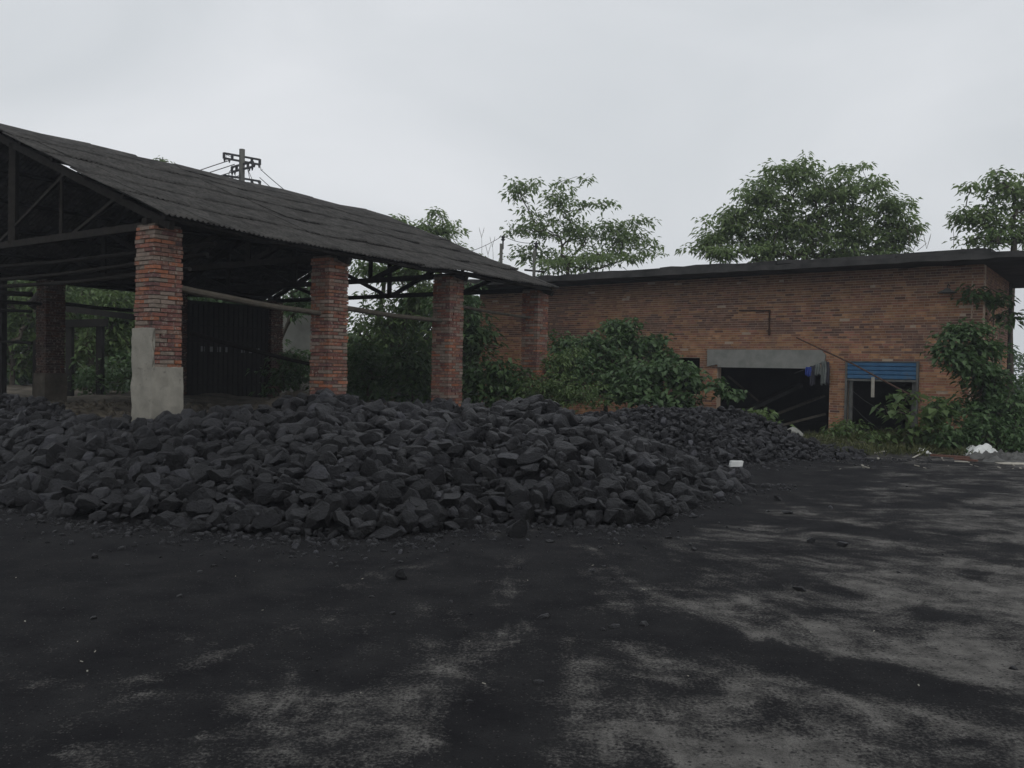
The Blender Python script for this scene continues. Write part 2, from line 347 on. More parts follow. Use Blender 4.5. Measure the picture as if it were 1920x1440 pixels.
def rough_box(name, parent, ctr, hx, hy, zlo, zhi, mt, seed=1, amp=.012):
    """rendered coat: a subdivided block with uneven faces and a broken top edge"""
    bm = bmesh.new(); bmesh.ops.create_cube(bm, size=2)
    bmesh.ops.subdivide_edges(bm, edges=bm.edges[:], cuts=9, use_grid_fill=True)
    for v in bm.verts:
        zz = zlo + (v.co.z + 1) / 2 * (zhi - zlo)
        q = Vector((v.co.x * 2 + seed, v.co.y * 2, zz * 4))
        r = 1 + amp / hx * mnoise.noise(q) * 1.6
        top = .02 * mnoise.noise(q * 2.3) if v.co.z > .9 else 0
        v.co = ctr + E * v.co.x * hx * r + Gd * v.co.y * hy * r + Z * (zz + top)
    me = bpy.data.meshes.new(name); bm.to_mesh(me); bm.free()
    return link(name, me, mt, parent)
def plaster1(p, c):
    ctr = c + (E + Gd) * PW / 2
    rough_box('cement_base', p, ctr, PW / 2 + .014, PW / 2 + .014, 0, 1.47, M['plaster'], 3)
    # the taller patch on the gable side (the left face)
    rough_box('cement_patch', p, c + E * .010 + Gd * (PW / 2 + .004), .024, PW / 2 + .012, 1.44, 2.03, M['plaster'], 8, .004)
def plaster2(p, c):
    rough_box('cement_base', p, c + (E + Gd) * PW / 2, PW / 2 + .03, PW / 2 + .03, .2, 1.2, M['dirt'], 5)
for i in range(4):
    pillar(P1 + E * BAY * i, 0, 3.56 - (0 if i == 0 else .06), 10 + i, plaster1 if i == 0 else None)
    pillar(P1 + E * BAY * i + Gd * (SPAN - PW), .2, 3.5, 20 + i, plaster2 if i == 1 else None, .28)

def sheets(name, slope, hole=None):
    """one slope of overlapping corrugated sheets; slope 0 = front, 1 = back"""
    V = []; Fc = []; rr = random.Random(3 + slope)
    rows = 5; seg = (RUN + .02) / rows; wv = .092; cols = 13; nw = 9
    width = LEN / cols
    for r in range(rows):
        for c in range(cols + 1):
            t0 = c * width - .10 - (r % 2) * width * .45; wd_ = width + .12
            if t0 > LEN + .05: continue
            t1 = min(t0 + wd_, LEN + .18); t0 = max(t0, -.12)
            if t1 - t0 < .1: continue
            if hole and hole(r, (t0 + t1) / 2): continue
            loose = min(1, max(0, (t0 - 2.6) / 2.5))
            slip = rr.uniform(-.03, .05) + loose * rr.uniform(-.07, .11)
            if slope: loose = 0
            lift = (.018 if not slope else .012) + rr.uniform(0, .012 if not slope else .004) + loose * max(0, rr.gauss(.018, .026))
            lift = min(lift, .030 if r >= 3 else .048)
            side = rr.uniform(-.5, 1) * .014 * loose
            skew = rr.uniform(-.012, .012) + loose * rr.uniform(-.02, .02)
            s_lo = r * seg + slip; s_hi = (r + 1) * seg + .24 + slip * .3
            if r == 0: s_lo = -.02 + rr.uniform(-.02, .02) * (1 + 2 * loose)
            if r == rows - 1: s_hi = RUN
            nu = max(4, int((t1 - t0) / wv * 6)); nv = 5
            o = len(V)
            for j in range(nv + 1):
                f = j / nv
                for i in range(nu + 1):
                    u = i / nu; t = t0 + (t1 - t0) * u
                    s = s_lo + (s_hi - s_lo) * f + skew * (u - .5)
                    ss = min(max(s, 0), RUN)
                    zz = sheet_z(min(max(t, 0), LEN), ss if not slope else 2 * RUN - ss)
                    if s < 0: zz += s * .39
                    zz += .017 * math.cos(2 * PI * t / wv) + lift * (1 - f) + (r % 2) * .002 + side * (u - .5) * (1 - f) * 2 + .008 * (c % 2)
                    P = EAVE0 + E * t + Gd * (s if not slope else 2 * RUN - s)
                    V.append((P.x, P.y, zz + .03))
            for j in range(nv):
                for i in range(nu):
                    a = o + j * (nu + 1) + i; Fc.append((a, a + 1, a + nu + 2, a + nu + 1))
    ob = mk(name, V, np.array(Fc), M['asbestos'], shed, smooth=True)
    md = ob.modifiers.new('thickness', 'SOLIDIFY'); md.thickness = .009; md.offset = -1
    return ob
sheets('roof_slope', 0)
sheets('roof_slope', 1, hole=lambda r, t: (r == 4 and 1.35 < t < 2.25))
# ridge capping
mb = MB()
for i in range(11):
    t = i * .96
    a, b = RP(t - .1, RUN, .085 + random.uniform(-.01, .015)), RP(t + .93, RUN, .085 + random.uniform(-.01, .02))
    for sg in (-1, 1):
        q = Gd * sg * .3 - Z * .16; n = Z * .008
        mb.add([a, b, b + q, a + q, a + n, b + n, b + q + n, a + q + n], [(0, 1, 2, 3), (7, 6, 5, 4), (0, 4, 5, 1), (3, 2, 6, 7), (1, 5, 6, 2), (0, 3, 7, 4)])
mb.build('ridge_cap', M['asbestos'], shed)
# purlins
for slope in (0, 1):
    for k in range(6):
        s = .12 + k * (RUN - .25) / 5
        s = s if not slope else 2 * RUN - s
        pts = [RP(t, s, -.035) for t in np.linspace(.0, LEN, 12)]
        MB().tube(pts, .042, 6).build('purlin', M['timber'], shed)
# trusses
for i in range(4):
    t = BAY * i + PW / 2 - (.12 if i == 0 else 0)
    base = EAVE0 + E * t; tz = 3.50 if i else 3.55
    def T(s, z): return base + Gd * s + Z * z
    tr = MB().bar(T(.35, tz), T(2 * RUN - .35, tz), .10, .11).build('roof_truss', M['timber'], shed)
    def rz(s): return sheet_z(max(0, t), s) - .13
    for a, b in ((.1, RUN), (2 * RUN - .1, RUN)):
        MB().bar(T(a, rz(a)), T(b, rz(b)), .09, .12).build('rafter', M['timber'], tr)
    kq = 2.9 if i else 3.15
    MB().bar(T(RUN if i else 4.75, tz), T(RUN if i else 4.75, rz(RUN if i else 4.75)), .12, .12).build('king_post', M['timber'], tr)
    for a, b in ((kq, kq), (2 * RUN - 2.9, 2 * RUN - 2.9)):
        MB().bar(T(a, tz), T(b, rz(b)), .09 if i else .045, .09 if i else .05).build('queen_post', M['timber'], tr)
    for a, b in ((RUN - .15, 2.95), (RUN + .15, 2 * RUN - 2.95), (2.8, 1.5), (2 * RUN - 2.8, 2 * RUN - 1.5)):
        MB().bar(T(a, tz + .03), T(b, rz(b)), .085 if i else .05, .10 if i else .05).build('brace', M['timber'], tr)
# eave plates between the pillars and the log rails
for side in (0, 1):
    s = PW / 2 + .35 if side == 0 else 2 * RUN - PW / 2 - .35
    mb = MB()
    for i in range(3):
        a = EAVE0 + E * (BAY * i) + Gd * s; b = EAVE0 + E * (BAY * (i + 1) + PW) + Gd * s
        mb.bar(a + Z * (3.60 + i * .001), b + Z * (3.602 + i * .001), .11, .09)
    mb.build('eave_beam', M['timber'], shed)
def rail(i, za, zb, r, side=0, mt='log', name='log_rail', off=0):
    c = PW / 2 if side == 0 else SPAN - PW / 2
    a = P1 + E * (BAY * i + PW * .6) + Gd * (c + off) + Z * za; b = P1 + E * (BAY * (i + 1) + PW * .4) + Gd * (c + off) + Z * zb
    pts = [a.lerp(b, k / 6) + Z * (-.03 * math.sin(PI * k / 6) + random.uniform(-.006, .006)) for k in range(7)]
    MB().tube(pts, [r * (1.05 - .2 * k / 6) for k in range(7)], 9).build(name, M[mt], shed)
rail(0, 2.70, 2.46, .055); rail(1, 2.62, 2.53, .05); rail(2, 2.90, 2.80, .035)
rail(1, 2.16, 1.55, .05, 0, 'timber', 'brace_log', 4.2)
for i in range(3): rail(i, 2.95, 2.9, .05, 1, 'timber')
# logs lashed across the gable bay
for (a, b, r) in (((-.0, 2.95, .6), (6.2, 2.9, .5), .035), ((.0, 3.2, .9), (8., 3.02, .5), .035), ((.2, 3.42, 1.2), (9.5, 3.46, 1.2), .04)):
    p = P1 + Gd * a[0] + E * a[2] + Z * a[1]; q = P1 + Gd * b[0] + E * b[2] + Z * b[1]
    MB().tube([p, p.lerp(q, .5) - Z * .05, q], r, 7).build('cross_log', M['timber'], shed)
# dark infill wall at the back with a row of small panes
pa = P1 + E * (BAY * 2 + PW) + Gd * (SPAN - .3); pb = P1 + E * (BAY * 3) + Gd * (SPAN - .3)
MB().bar(pa + Z * 1.7, pb + Z * 1.7, .12, 3.2).build('infill_wall', M['dark'], shed)
iw = MB()
for k in range(17): q_ = pa.lerp(pb, (k + .5) / 17) - Gd * .075; iw.bar(q_ + Z * .2, q_ + Z * (3.2 if k % 4 else 3.3), .03 if k % 4 else .07, .02, upv=Gd)
for zz in (.9, 2.15, 2.6): iw.bar(pa - Gd * .09 + Z * zz, pb - Gd * .09 + Z * zz, .03, .05)
iw.build('wall_batten', M['timber'], shed)
for k in range(8):
    if k == 4: continue
    c = pa.lerp(pb, .2 + .095 * k) - Gd * .065 + Z * 1.93
    MB().box(c, E * .06, Gd * .006, Z * .075).build('pane', M['glass'], shed)
# raised dirt floor under the shed
xs = np.linspace(-22, 2.5, 200); ys = np.linspace(11.2, 34, 180)
def floor_h(x, y):
    q = Vector((x, y, 0)) - P1; t = q.dot(E); s = q.dot(Gd)
    f = min(1, max(0, (s + .2) / 2.4)) * min(1, max(0, (11.2 - t) / 2.5))
    n = mnoise.noise(Vector((x * .5, y * .5, 1))) * .5 + mnoise.noise(Vector((x * 1.7, y * 1.7, 4))) * .22 + mnoise.noise(Vector((x * 4, y * 4, 4))) * .16
    bump = .62 * math.exp(-((x + 4.05) ** 2 / .9 + (y - 16.2) ** 2 / 1.6))
    return -.05 + f * (.60 + .3 * n) + bump * (.8 + .5 * n)
V = [(x, y, floor_h(x, y)) for y in ys for x in xs]; nx = len(xs)
Fc = np.array([(j * nx + i, j * nx + i + 1, (j + 1) * nx + i + 1, (j + 1) * nx + i) for j in range(len(ys) - 1) for i in range(nx - 1)])
mk('dirt_floor', V, Fc, M['dirt'], smooth=True)['kind'] = 'structure'

# ---------------------------------------------------------------- brick building
WD = Vector((-1950, 1600, 0)).normalized()          # along the front wall, to the left
WN = Vector((-WD.y, WD.x, 0)); WN = WN if WN.y < 0 else -WN   # outward, towards the yard
A0 = W(1640, 700, 21.2); A0.z = 0
def onwall(px, py, off=0.0):
    d = ray(px, py); o = Vector((0, 0, CAMZ)); p0 = A0 + WN * off
    return o + d * ((p0 - o).dot(WN) / d.dot(WN))
C0 = onwall(1842, 620); C0.z = 0                    # the near right corner
def SZ(px, py, off=0.0):
    p = onwall(px, py, off); return (p - C0).dot(WD), p.z
WLEN = SZ(900, 600)[0]; WTOP = 4.32
SDIR = Vector((1180, 1600, 0)).normalized(); SNRM = Vector((SDIR.y, -SDIR.x, 0))
bld = empty('brick_building', C0, 'long low red brick building with flat dark slab roof and plants growing on top', 'building')
sA0, zA1 = SZ(1556, 689); sA1, _ = SZ(1345, 689)
sB0, zB1 = SZ(1724, 680); sB1, _ = SZ(1587, 680)
sC0, zC1 = SZ(1312, 671); sC1, _ = SZ(1150, 671)
OPEN = [(sA0, sA1, 0, zA1), (sB0, sB1, 0, zB1), (sC0, sC1, .9, zC1)]
WB = [(.32, .165, .095), (.35, .20, .115), (.28, .145, .092), (.19, .108, .082), (.215, .122, .088), (.37, .21, .115), (.15, .088, .072), (.29, .14, .10)]
def in_open(s0, s1, z, ops):
    """returns the pieces of [s0,s1] outside the openings"""
    out = [(s0, s1)]
    for a, b, c, d in ops:
        if c <= z <= d:
            nxt = []
            for u, v in out:
                if v <= a or u >= b: nxt.append((u, v)); continue
                if u < a: nxt.append((u, a))
                if v > b: nxt.append((b, v))
            out = nxt
    return [(u, v) for u, v in out if v - u > .04]
def brickwall(name, O, D, Nn, length, top, ops, seed, parent, thick=.24):
    rr = random.Random(seed); mb = MB(); nc = int(top / .063)
    for c in range(nc):
        z = c * .063 + .0315; s = -.12 * (c % 2) if c % 3 else -.06
        rowk = rr.random(); head = (c % 4 == 3)
        while s < length:
            l = .12 if head else .25
            a, b = max(0, s), min(length, s + l); s += l
            if b - a < .03: continue
            for u, v in in_open(a, b, z, ops):
                pn = mnoise.noise(Vector(((u + 3) * .35, z * 2.2, seed))) + .6 * mnoise.noise(Vector((u * 1.2, z * 1.5, 7 + seed)))
                dark = pn + (rowk - .5) * .9 + rr.uniform(-.5, .5)
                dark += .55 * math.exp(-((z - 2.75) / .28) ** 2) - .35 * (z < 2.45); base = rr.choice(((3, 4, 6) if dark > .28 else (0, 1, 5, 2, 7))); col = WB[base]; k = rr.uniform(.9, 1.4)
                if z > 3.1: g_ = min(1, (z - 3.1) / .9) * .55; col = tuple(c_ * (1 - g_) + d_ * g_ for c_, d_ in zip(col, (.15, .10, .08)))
                pr = rr.uniform(0, .006)
                if rr.random() < .01: pr = -.03
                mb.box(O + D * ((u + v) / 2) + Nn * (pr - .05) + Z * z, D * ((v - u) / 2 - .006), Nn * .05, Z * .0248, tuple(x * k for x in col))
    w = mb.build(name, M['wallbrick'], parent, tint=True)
    # mortar body: vertical strips between openings
    mm = MB(); xs_ = sorted({0, length} | {a for o in ops for a in o[:2]})
    for u, v in zip(xs_[:-1], xs_[1:]):
        mid = (u + v) / 2; zs = [0, top]
        o = [o for o in ops if o[0] < mid < o[1]]
        spans = [(0, top)] if not o else [(0, o[0][2]), (o[0][3], top)]
        for z0, z1 in spans:
            if z1 - z0 < .02: continue
            mm.box(O + D * mid - Nn * (thick / 2 + .008) + Z * ((z0 + z1) / 2), D * ((v - u) / 2), Nn * (thick / 2), Z * ((z1 - z0) / 2))
    mm.build('mortar_bed', M['wallmortar'], w)
    return w
brickwall('wall', C0, WD, WN, WLEN, WTOP, OPEN, 1, bld)
SL = 4.6
sideops = [(1.5, 2.1, 1.1, 2.35), (3.0, 3.6, 1.1, 2.35)]
brickwall('side_wall', C0 - WN * .01, SDIR, SNRM, SL, WTOP, sideops, 2, bld)
# far side wall and back wall close the room so it is dark inside
DEEP = 6.5
mb = MB()
mb.bar(C0 + WD * WLEN - WN * .1 + Z * 2.1, C0 + WD * WLEN - WN * DEEP + Z * 2.1, .24, 4.2)
mb.build('end_wall', M['wallmortar'], bld)
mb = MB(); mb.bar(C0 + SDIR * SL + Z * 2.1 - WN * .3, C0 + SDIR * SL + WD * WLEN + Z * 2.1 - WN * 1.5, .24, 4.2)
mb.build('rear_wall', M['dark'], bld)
# slab roof with overhang
OV = 1.05
def slab_pt(s, off, z): return C0 + WD * s + WN * off + Z * z
zs = [SZ(1800, 487, OV)[1], SZ(1100, 524, OV)[1]]; s_ = [SZ(1800, 487, OV)[0], SZ(1100, 524, OV)[0]]
def und(s): return zs[0] + (zs[1] - zs[0]) * (s - s_[0]) / (s_[1] - s_[0])
print('underside', zs, s_, 'len', WLEN, 'openings', OPEN)
def slab(s0, s1, off0, off1, zoff, th, mb, seed=0, rough=.014):
    n = max(2, int((s1 - s0) / .35)); rr = random.Random(seed)
    V = []; 
    for i in range(n + 1):
        s = s0 + (s1 - s0) * i / n; z = und(s) + zoff
        j = rr.uniform(-.02, .02); k = rr.uniform(-rough, rough)
        V += [slab_pt(s, off0 + j, z + k), slab_pt(s, off0 + j * .7, z + th + k), slab_pt(s, off1, z + th), slab_pt(s, off1, z)]
    Fc = []
    for i in range(n):
        a = i * 4; b = a + 4
        for q in range(4): Fc.append((a + q, a + (q + 1) % 4, b + (q + 1) % 4, b + q))
    Fc += [(3, 2, 1, 0), (n * 4, n * 4 + 1, n * 4 + 2, n * 4 + 3)]
    mb.add(V, Fc)
mb = MB(); slab(-1.5, WLEN + .6, OV, -DEEP, 0, .13, mb, 1); mb.build('roof_slab', M['slab'], bld)
mb = MB(); q = -.06; e_ = SZ(1857, 463, OV - .1)[0]; s = e_; rr = random.Random(8)
while s < WLEN + .4:
    l = rr.uniform(1.6, 3.4); slab(s, min(s + l - .03, WLEN + .5), OV - .1 - rr.uniform(0, .12), -DEEP + .3, .13, .105 + rr.uniform(-.03, .035), mb, int(s * 10), .026); s += l
mb.build('roof_layer', M['slab'], bld)
mb = MB(); mb.box(C0 + WD * (WLEN / 2) - WN * .105 + Z * (WTOP + .03), WD * (WLEN / 2 + .02), WN * .13, Z * .17)
mb.build('ring_beam', M['slab'], bld)
# lintel over the open bay, broken at its right end
sl0, zl1 = SZ(1548, 656, .06); sl1, _ = SZ(1326, 656, .06); zl0 = SZ(1440, 690, .06)[1]
h = [(sl0 + .12, zl1), (sl0, zl1 - .13), (sl0 + .02, zl1 - .28), (sl0 + .38, zl0), (sl1 - .32, zl0 - .0), (sl1 - .32, zl0 + .08), (sl1, zl0 + .02), (sl1, zl1 + .01)]
V = [slab_pt(s, .06, z) for s, z in h] + [slab_pt(s, -.22, z) for s, z in h]; n = len(h)
MB().add(V, [tuple(range(n)), tuple(range(2 * n - 1, n - 1, -1))] + [(i, i + n, (i + 1) % n + n, (i + 1) % n) for i in range(n)]).build('lintel', M['lintel'], bld)
# shutter box, door frame
mb = MB(); zb0 = SZ(1650, 711)[1]
nsl = 4; dz = (zB1 - zb0) / nsl
V = []; Fc = []
prof = []
for k in range(nsl):
    z0 = zb0 + k * dz; prof += [(0.02, z0), (.055, z0 + dz * .2), (.055, z0 + dz * .8), (.02, z0 + dz * .98)]
for off, z in prof: V += [slab_pt(sB0 + .05, off, z), slab_pt(sB1 - .05, off, z)]
for i in range(len(prof) - 1): Fc.append((2 * i, 2 * i + 1, 2 * i + 3, 2 * i + 2))
sh = mk('roller_shutter', V, Fc, M['blue'], bld)
md = sh.modifiers.new('th', 'SOLIDIFY'); md.thickness = .01
fr = MB()
for s in (sB0 + .025, sB1 - .025): fr.bar(slab_pt(s, .03, 0), slab_pt(s, .03, zB1), .05, .10, upv=WN)
for s in (sB0 + .12, sB1 - .12): fr.bar(slab_pt(s, -.05, 0), slab_pt(s, -.05, zb0 - .02), .08, .06, upv=WN)
fr.bar(slab_pt(sB0, .035, zb0 - .03), slab_pt(sB1, .035, zb0 - .03), .06, .05)
fr.bar(slab_pt(sB0, .037, zB1 + .014), slab_pt(sB1, .037, zB1 + .014), .08, .028)
fr.build('door_frame', M['steel'], bld)
mb = MB(); sp_, zp_ = SZ(1637, 707, .08); mb.bar(slab_pt(sp_, .08, zp_), slab_pt(sp_ - .01, .10, zp_ - .50), .075, .03, upv=WN); mb.build('hanging_strap', M['stick'], bld)
# rusty bracket pipe, enamel lamp, rough pier repair
a, b, c = [slab_pt(*(lambda q: (q[0], .05, q[1]))(SZ(x, y, .05))) for x, y in ((1386, 582), (1443, 582), (1442, 627))]
pp = MB().tube([a, b], .018, 8); pp.tube([b + Z * .018, c], .022, 8); pp.tube([c + Z * .16, c - Z * .02], .034, 8); pp.build('bracket_pipe', M['rust'], bld)
sc_, zc_ = SZ(1776, 548, .25); p = slab_pt(sc_, .25, zc_)
lm = MB(); prof = [(.02, .10), (.05, .09), (.09, .05), (.20, .0), (.215, -.015)]; n = 20
V = [p + Vector((r * math.cos(2 * PI * k / n), r * math.sin(2 * PI * k / n), z)) for r, z in prof for k in range(n)]
Fc = [(i * n + k, i * n + (k + 1) % n, (i + 1) * n + (k + 1) % n, (i + 1) * n + k) for i in range(len(prof) - 1) for k in range(n)]
lamp = mk('wall_lamp', V, Fc, M['steel'], bld, smooth=True)
MB().tube([p + Z * .09, p + Z * .16, p + Z * .19 - WN * .1, p + Z * .16 - WN * .25], .012, 6).build('lamp_arm', M['iron'], lamp)
# timber posts in window opening
wf = MB(); 
for k in (.35, .62): s = sC0 + (sC1 - sC0) * k; wf.bar(slab_pt(s, -.08, .9), slab_pt(s, -.08, zC1), .28 if k < .5 else .08, .2, upv=WN)
wf.build('window_pier', M['wood'], bld)

# inside the open bay: leaning beam and rubble
p = onwall(1395, 772, -.8); q = onwall(1500, 722, -2.2)
tag(MB().bar(p, q, .26, .10).build('leaning_beam', M['slab']), 'grey concrete beam leaning inside the dark open bay under the lintel', 'beam')

for (x0, y0, o0, x1, y1, o1, w_, lab) in [(1420, 790, -1.2, 1545, 742, -2.6, .14, 'dark board propped behind the leaning beam inside the open bay'),
                                          (1455, 800, -.5, 1548, 776, -.9, .10, 'lowest dark board lying across the right side of the open bay'),
                                          (1365, 705, -1.5, 1450, 775, -2.2, .08, 'thin dark pole slanting down inside the left of the open bay')]:
    tag(MB().bar(onwall(x0, y0, o0), onwall(x1, y1, o1), w_, .06).build('board', M['log']), lab, 'board')
# ---------------------------------------------------------------- rocks
def ico(sub):
    bm = bmesh.new(); bmesh.ops.create_icosphere(bm, subdivisions=sub, radius=1)
    V = np.array([v.co[:] for v in bm.verts]); Fc = np.array([[v.index for v in f.verts] for f in bm.faces]); bm.free(); return V, Fc
ICO = {k: ico(k) for k in (1, 2, 3, 4)}
def rock(sub, seed):
    r = np.random.RandomState(seed); V, Fc = ICO[sub]; V = V.copy()
    V *= r.uniform(.7, 1.2, 3)
    npl = r.randint(14, 24)
    for _ in range(npl):
        n = r.normal(size=3); n[2] *= .8; n /= np.linalg.norm(n); d = r.uniform(.34, .72)
        s = V @ n - d; k = s > 0; V[k] -= np.outer(s[k], n) * (.97 if sub > 1 else 1)
    V[:, 2] *= r.uniform(.5, .8); V[:, 1] *= r.uniform(.72, .95)
    if sub >= 2:
        am = .09 if sub == 4 else .07 if sub == 3 else .04
        for i in range(len(V)):
            p = Vector(V[i]); V[i] *= 1 + am * mnoise.noise(p * 3.1 + Vector((seed, 0, 0))) + (am * .7 * mnoise.noise(p * 7. + Vector((0, seed, 0))) + (am * .35 * mnoise.noise(p * 17.) if sub == 4 else 0) if sub >= 3 else 0)
    V /= np.abs(V).max()
    return V, Fc
ROCK = {s: [rock(s, 100 * s + k) for k in range(n)] for s, n in ((1, 12), (2, 16), (3, 20), (4, 20))}
def rotmats(n, tilt, r):
    az = r.uniform(0, 2 * PI, n); ta = r.uniform(0, 2 * PI, n); tt = np.abs(r.normal(0, tilt, n))
    out = np.zeros((n, 3, 3))
    for i in range(n):
        out[i] = np.array((Matrix.Rotation(tt[i], 3, Vector((math.cos(ta[i]), math.sin(ta[i]), 0))) @ Matrix.Rotation(az[i], 3, 'Z')))
    return out
def scatter(P, S, Rm, sub, r):
    Vs = []; Fs = []; o = 0
    idx = r.randint(0, len(ROCK[sub]), len(P))
    for i in range(len(P)):
        V, Fc = ROCK[sub][idx[i]]
        Vs.append(V * S[i] @ Rm[i].T + P[i]); Fs.append(Fc + o); o += len(V)
    return np.concatenate(Vs), np.concatenate(Fs)

# heap surface, tabulated along sight columns: px, front toe, crest distance, crest height, back toe
T1 = np.array([(-700, 10.2, 16, .95, 20), (-300, 9.5, 15, .95, 19), (0, 8.9, 14, .84, 18), (150, 8.17, 13, .74, 16), (270, 8.05, 12.2, .58, 14.2), (400, 7.73, 12.3, .73, 14.2), (500, 7.65, 12.6, .82, 14.5),
               (600, 7.58, 13, .99, 15.6), (700, 7.52, 13, .90, 16), (830, 7.94, 13, .96, 16), (920, 8.38, 12.8, .88, 15.8), (1000, 8.43, 12.5, .98, 15.5), (1060, 8.46, 12.3, .88, 15.2),
               (1150, 8.37, 12, .67, 14.5), (1230, 8.55, 11.8, .42, 13.8), (1300, 9.6, 11.8, .20, 13.0), (1400, 11.2, 11.9, .03, 12.6), (1440, 11.8, 12, -.2, 12.2), (2200, 11.8, 12, -.3, 12.2)], float)
T2 = np.array([(900, 13, 16.5, .3, 18.5), (1050, 13, 17, .62, 20), (1150, 13.5, 17, .68, 20), (1300, 14.46, 17, .76, 20), (1350, 14.2, 17, .74, 20), (1400, 14.45, 17, .64, 19.5), (1450, 14.7, 16.8, .54, 19),
               (1500, 15.2, 16.6, .32, 18), (1550, 15.3, 16.4, .15, 17.5), (1600, 15.5, 16.2, .06, 17), (1650, 15.8, 16.2, -.05, 17), (2200, 16, 16.2, -.3, 17)], float)
def prof(T, X, Y, pw):
    u = 960 + F * X / Y
    zf, zc, hc, zb = [np.interp(u, T[:, 0], T[:, k]) for k in (1, 2, 3, 4)]
    t = (Y - zf) / (zc - zf); b = (zb - Y) / (zb - zc)
    h = np.where(t < 1, np.clip(t, 0, 1) ** pw, np.clip(b, 0, 1))
    return np.where((t > 0) & (b > 0), hc * h, -.3)
def fn(X, Y): return np.sin(X * 1.9 + 1.3 * np.sin(Y * 1.1)) * np.sin(Y * 1.7 + X * .8)
def heap(X, Y):
    h1 = prof(T1, X, Y, .78); h2 = prof(T2, X, Y, .8)
    h2 = np.where((960 + F * X / Y) < 900, -.3, h2)
    h = np.maximum(h1, h2)
    return np.where(h > 0, h + .07 * fn(X, Y) * np.clip(h * 3, 0, 1) + .03 * fn(X * 2.7, Y * 2.7), -.3)
gx = np.arange(-16, 8, .16); gy = np.arange(7.2, 21, .16); GX, GY = np.meshgrid(gx, gy); H = heap(GX, GY)
V = np.stack([GX, GY, np.where(H > -.1, H - .10, -.15)], -1).reshape(-1, 3)
ny, nx = GX.shape
q = np.arange(ny * nx).reshape(ny, nx); Fq = np.stack([q[:-1, :-1], q[:-1, 1:], q[1:, 1:], q[1:, :-1]], -1).reshape(-1, 4)
keep = (V[Fq][:, :, 2] > -.11).any(1); Fq = Fq[keep]
heapV = V; heapF = np.concatenate([Fq[:, [0, 1, 2]], Fq[:, [0, 2, 3]]])
rr = np.random.RandomState(4)
def throw(n, smin, smax, pw, box, second=None):
    X = rr.uniform(box[0], box[1], n); Y = rr.uniform(box[2], box[3], n); h = heap(X, Y)
    ok = h > -.05; X, Y, h = X[ok], Y[ok], h[ok]
    u = 960 + F * X / Y
    inview = (u > -350) & (u < 1960); X, Y, h, u = X[inview], Y[inview], h[inview], u[inview]
    S = smin + (smax - smin) * rr.uniform(0, 1, len(X)) ** pw
    sm = ((prof(T2, X, Y, .8) > prof(T1, X, Y, .78)) & (u > 900)) | ((Y > 12) & (u < 250))
    S = np.where(sm, S * .62, S)
    return np.stack([X, Y, h], 1), S, sm
def thin(P, S, k):
    """keeps lumps that do not sit inside a bigger one"""
    order = np.argsort(-S); cell = {}; keep = []; big = R.rand(len(S))
    for i in order:
        cx, cy = int(P[i, 0] / .3), int(P[i, 1] / .3); ok = True
        for a in (-1, 0, 1):
            for b in (-1, 0, 1):
                for j in cell.get((cx + a, cy + b), ()):
                    if (P[i, 0] - P[j, 0]) ** 2 + (P[i, 1] - P[j, 1]) ** 2 < (k * (S[i] + S[j])) ** 2: ok = False; break
                if not ok: break
            if not ok: break
        if ok: keep.append(i); cell.setdefault((cx, cy), []).append(i)
    return np.array(keep)
BOX = (-16, 8, 7.3, 19.5)
P, S, sm = throw(170000, .038, .165, 2.5, BOX)
k = thin(P, S, .54); P, S, sm = P[k], S[k], sm[k]
P[:, 2] += S * rr.uniform(-.15, .65, len(S))
Rm = rotmats(len(P), .62, rr)
# which lumps show largest
u = 960 + F * P[:, 0] / P[:, 1]; size = S / P[:, 1]
front = np.zeros(len(P), bool)
for i in range(len(P)):
    if u[i] < 5 or u[i] > 1915: continue
    fr_ = np.linspace(.3, .97, 26); lx, ly = P[i, 0] * fr_, P[i, 1] * fr_; lz = CAMZ + (P[i, 2] + .06 - CAMZ) * fr_
    front[i] = (heap(lx, ly) < lz + .01).all()
score = np.where(front, size, 0); best = np.argsort(-score)[:292]
hi = np.zeros(len(P), bool); hi[best] = True
rockme = []
for kk, (V, Fc) in enumerate(ROCK[4]):
    me = bpy.data.meshes.new('coal_lump'); me.from_pydata(V.tolist(), [], Fc.tolist()); me.update()
    me.polygons.foreach_set('use_smooth', [True] * len(me.polygons)); me.set_sharp_from_angle(angle=math.radians(24))
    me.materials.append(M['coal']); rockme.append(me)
def lump(P, s, Rm, label, group, name='coal_lump', sc3=(1, 1, 1)):
    o = bpy.data.objects.new(name, rockme[rr.randint(len(rockme))]); COL.objects.link(o)
    mw = Matrix(np.array(Rm).tolist()).to_4x4(); mw.translation = Vector(P)
    o.matrix_world = mw @ Matrix.Diagonal((s * sc3[0], s * sc3[1], s * sc3[2], 1))
    return tag(o, label, 'coal lump', group)
for i in np.where(hi)[0]:
    if sm[i]: lump(P[i], S[i], Rm[i], 'smaller lump of black coal lying in the far low heap before the brick building', 'coal lumps of the far low heap')
    else:
        hh = P[i, 2] / max(.3, np.interp(u[i], T1[:, 0], T1[:, 3])); row = 'foot' if hh < .33 else 'middle slope' if hh < .72 else 'upper slope'
        col_ = ('left of the plastered pillar' if u[i] < 255 else 'below the plastered pillar' if u[i] < 450 else 'below the second brick pillar' if u[i] < 720 else 'below the third brick pillar' if u[i] < 930 else 'below the fourth brick pillar' if u[i] < 1120 else 'on the right flank')
        lump(P[i], S[i], Rm[i], 'coal lump on the %s of the front heap %s' % (row, col_), 'coal lumps on the %s of the front heap %s' % (row, col_))
lo = ~hi
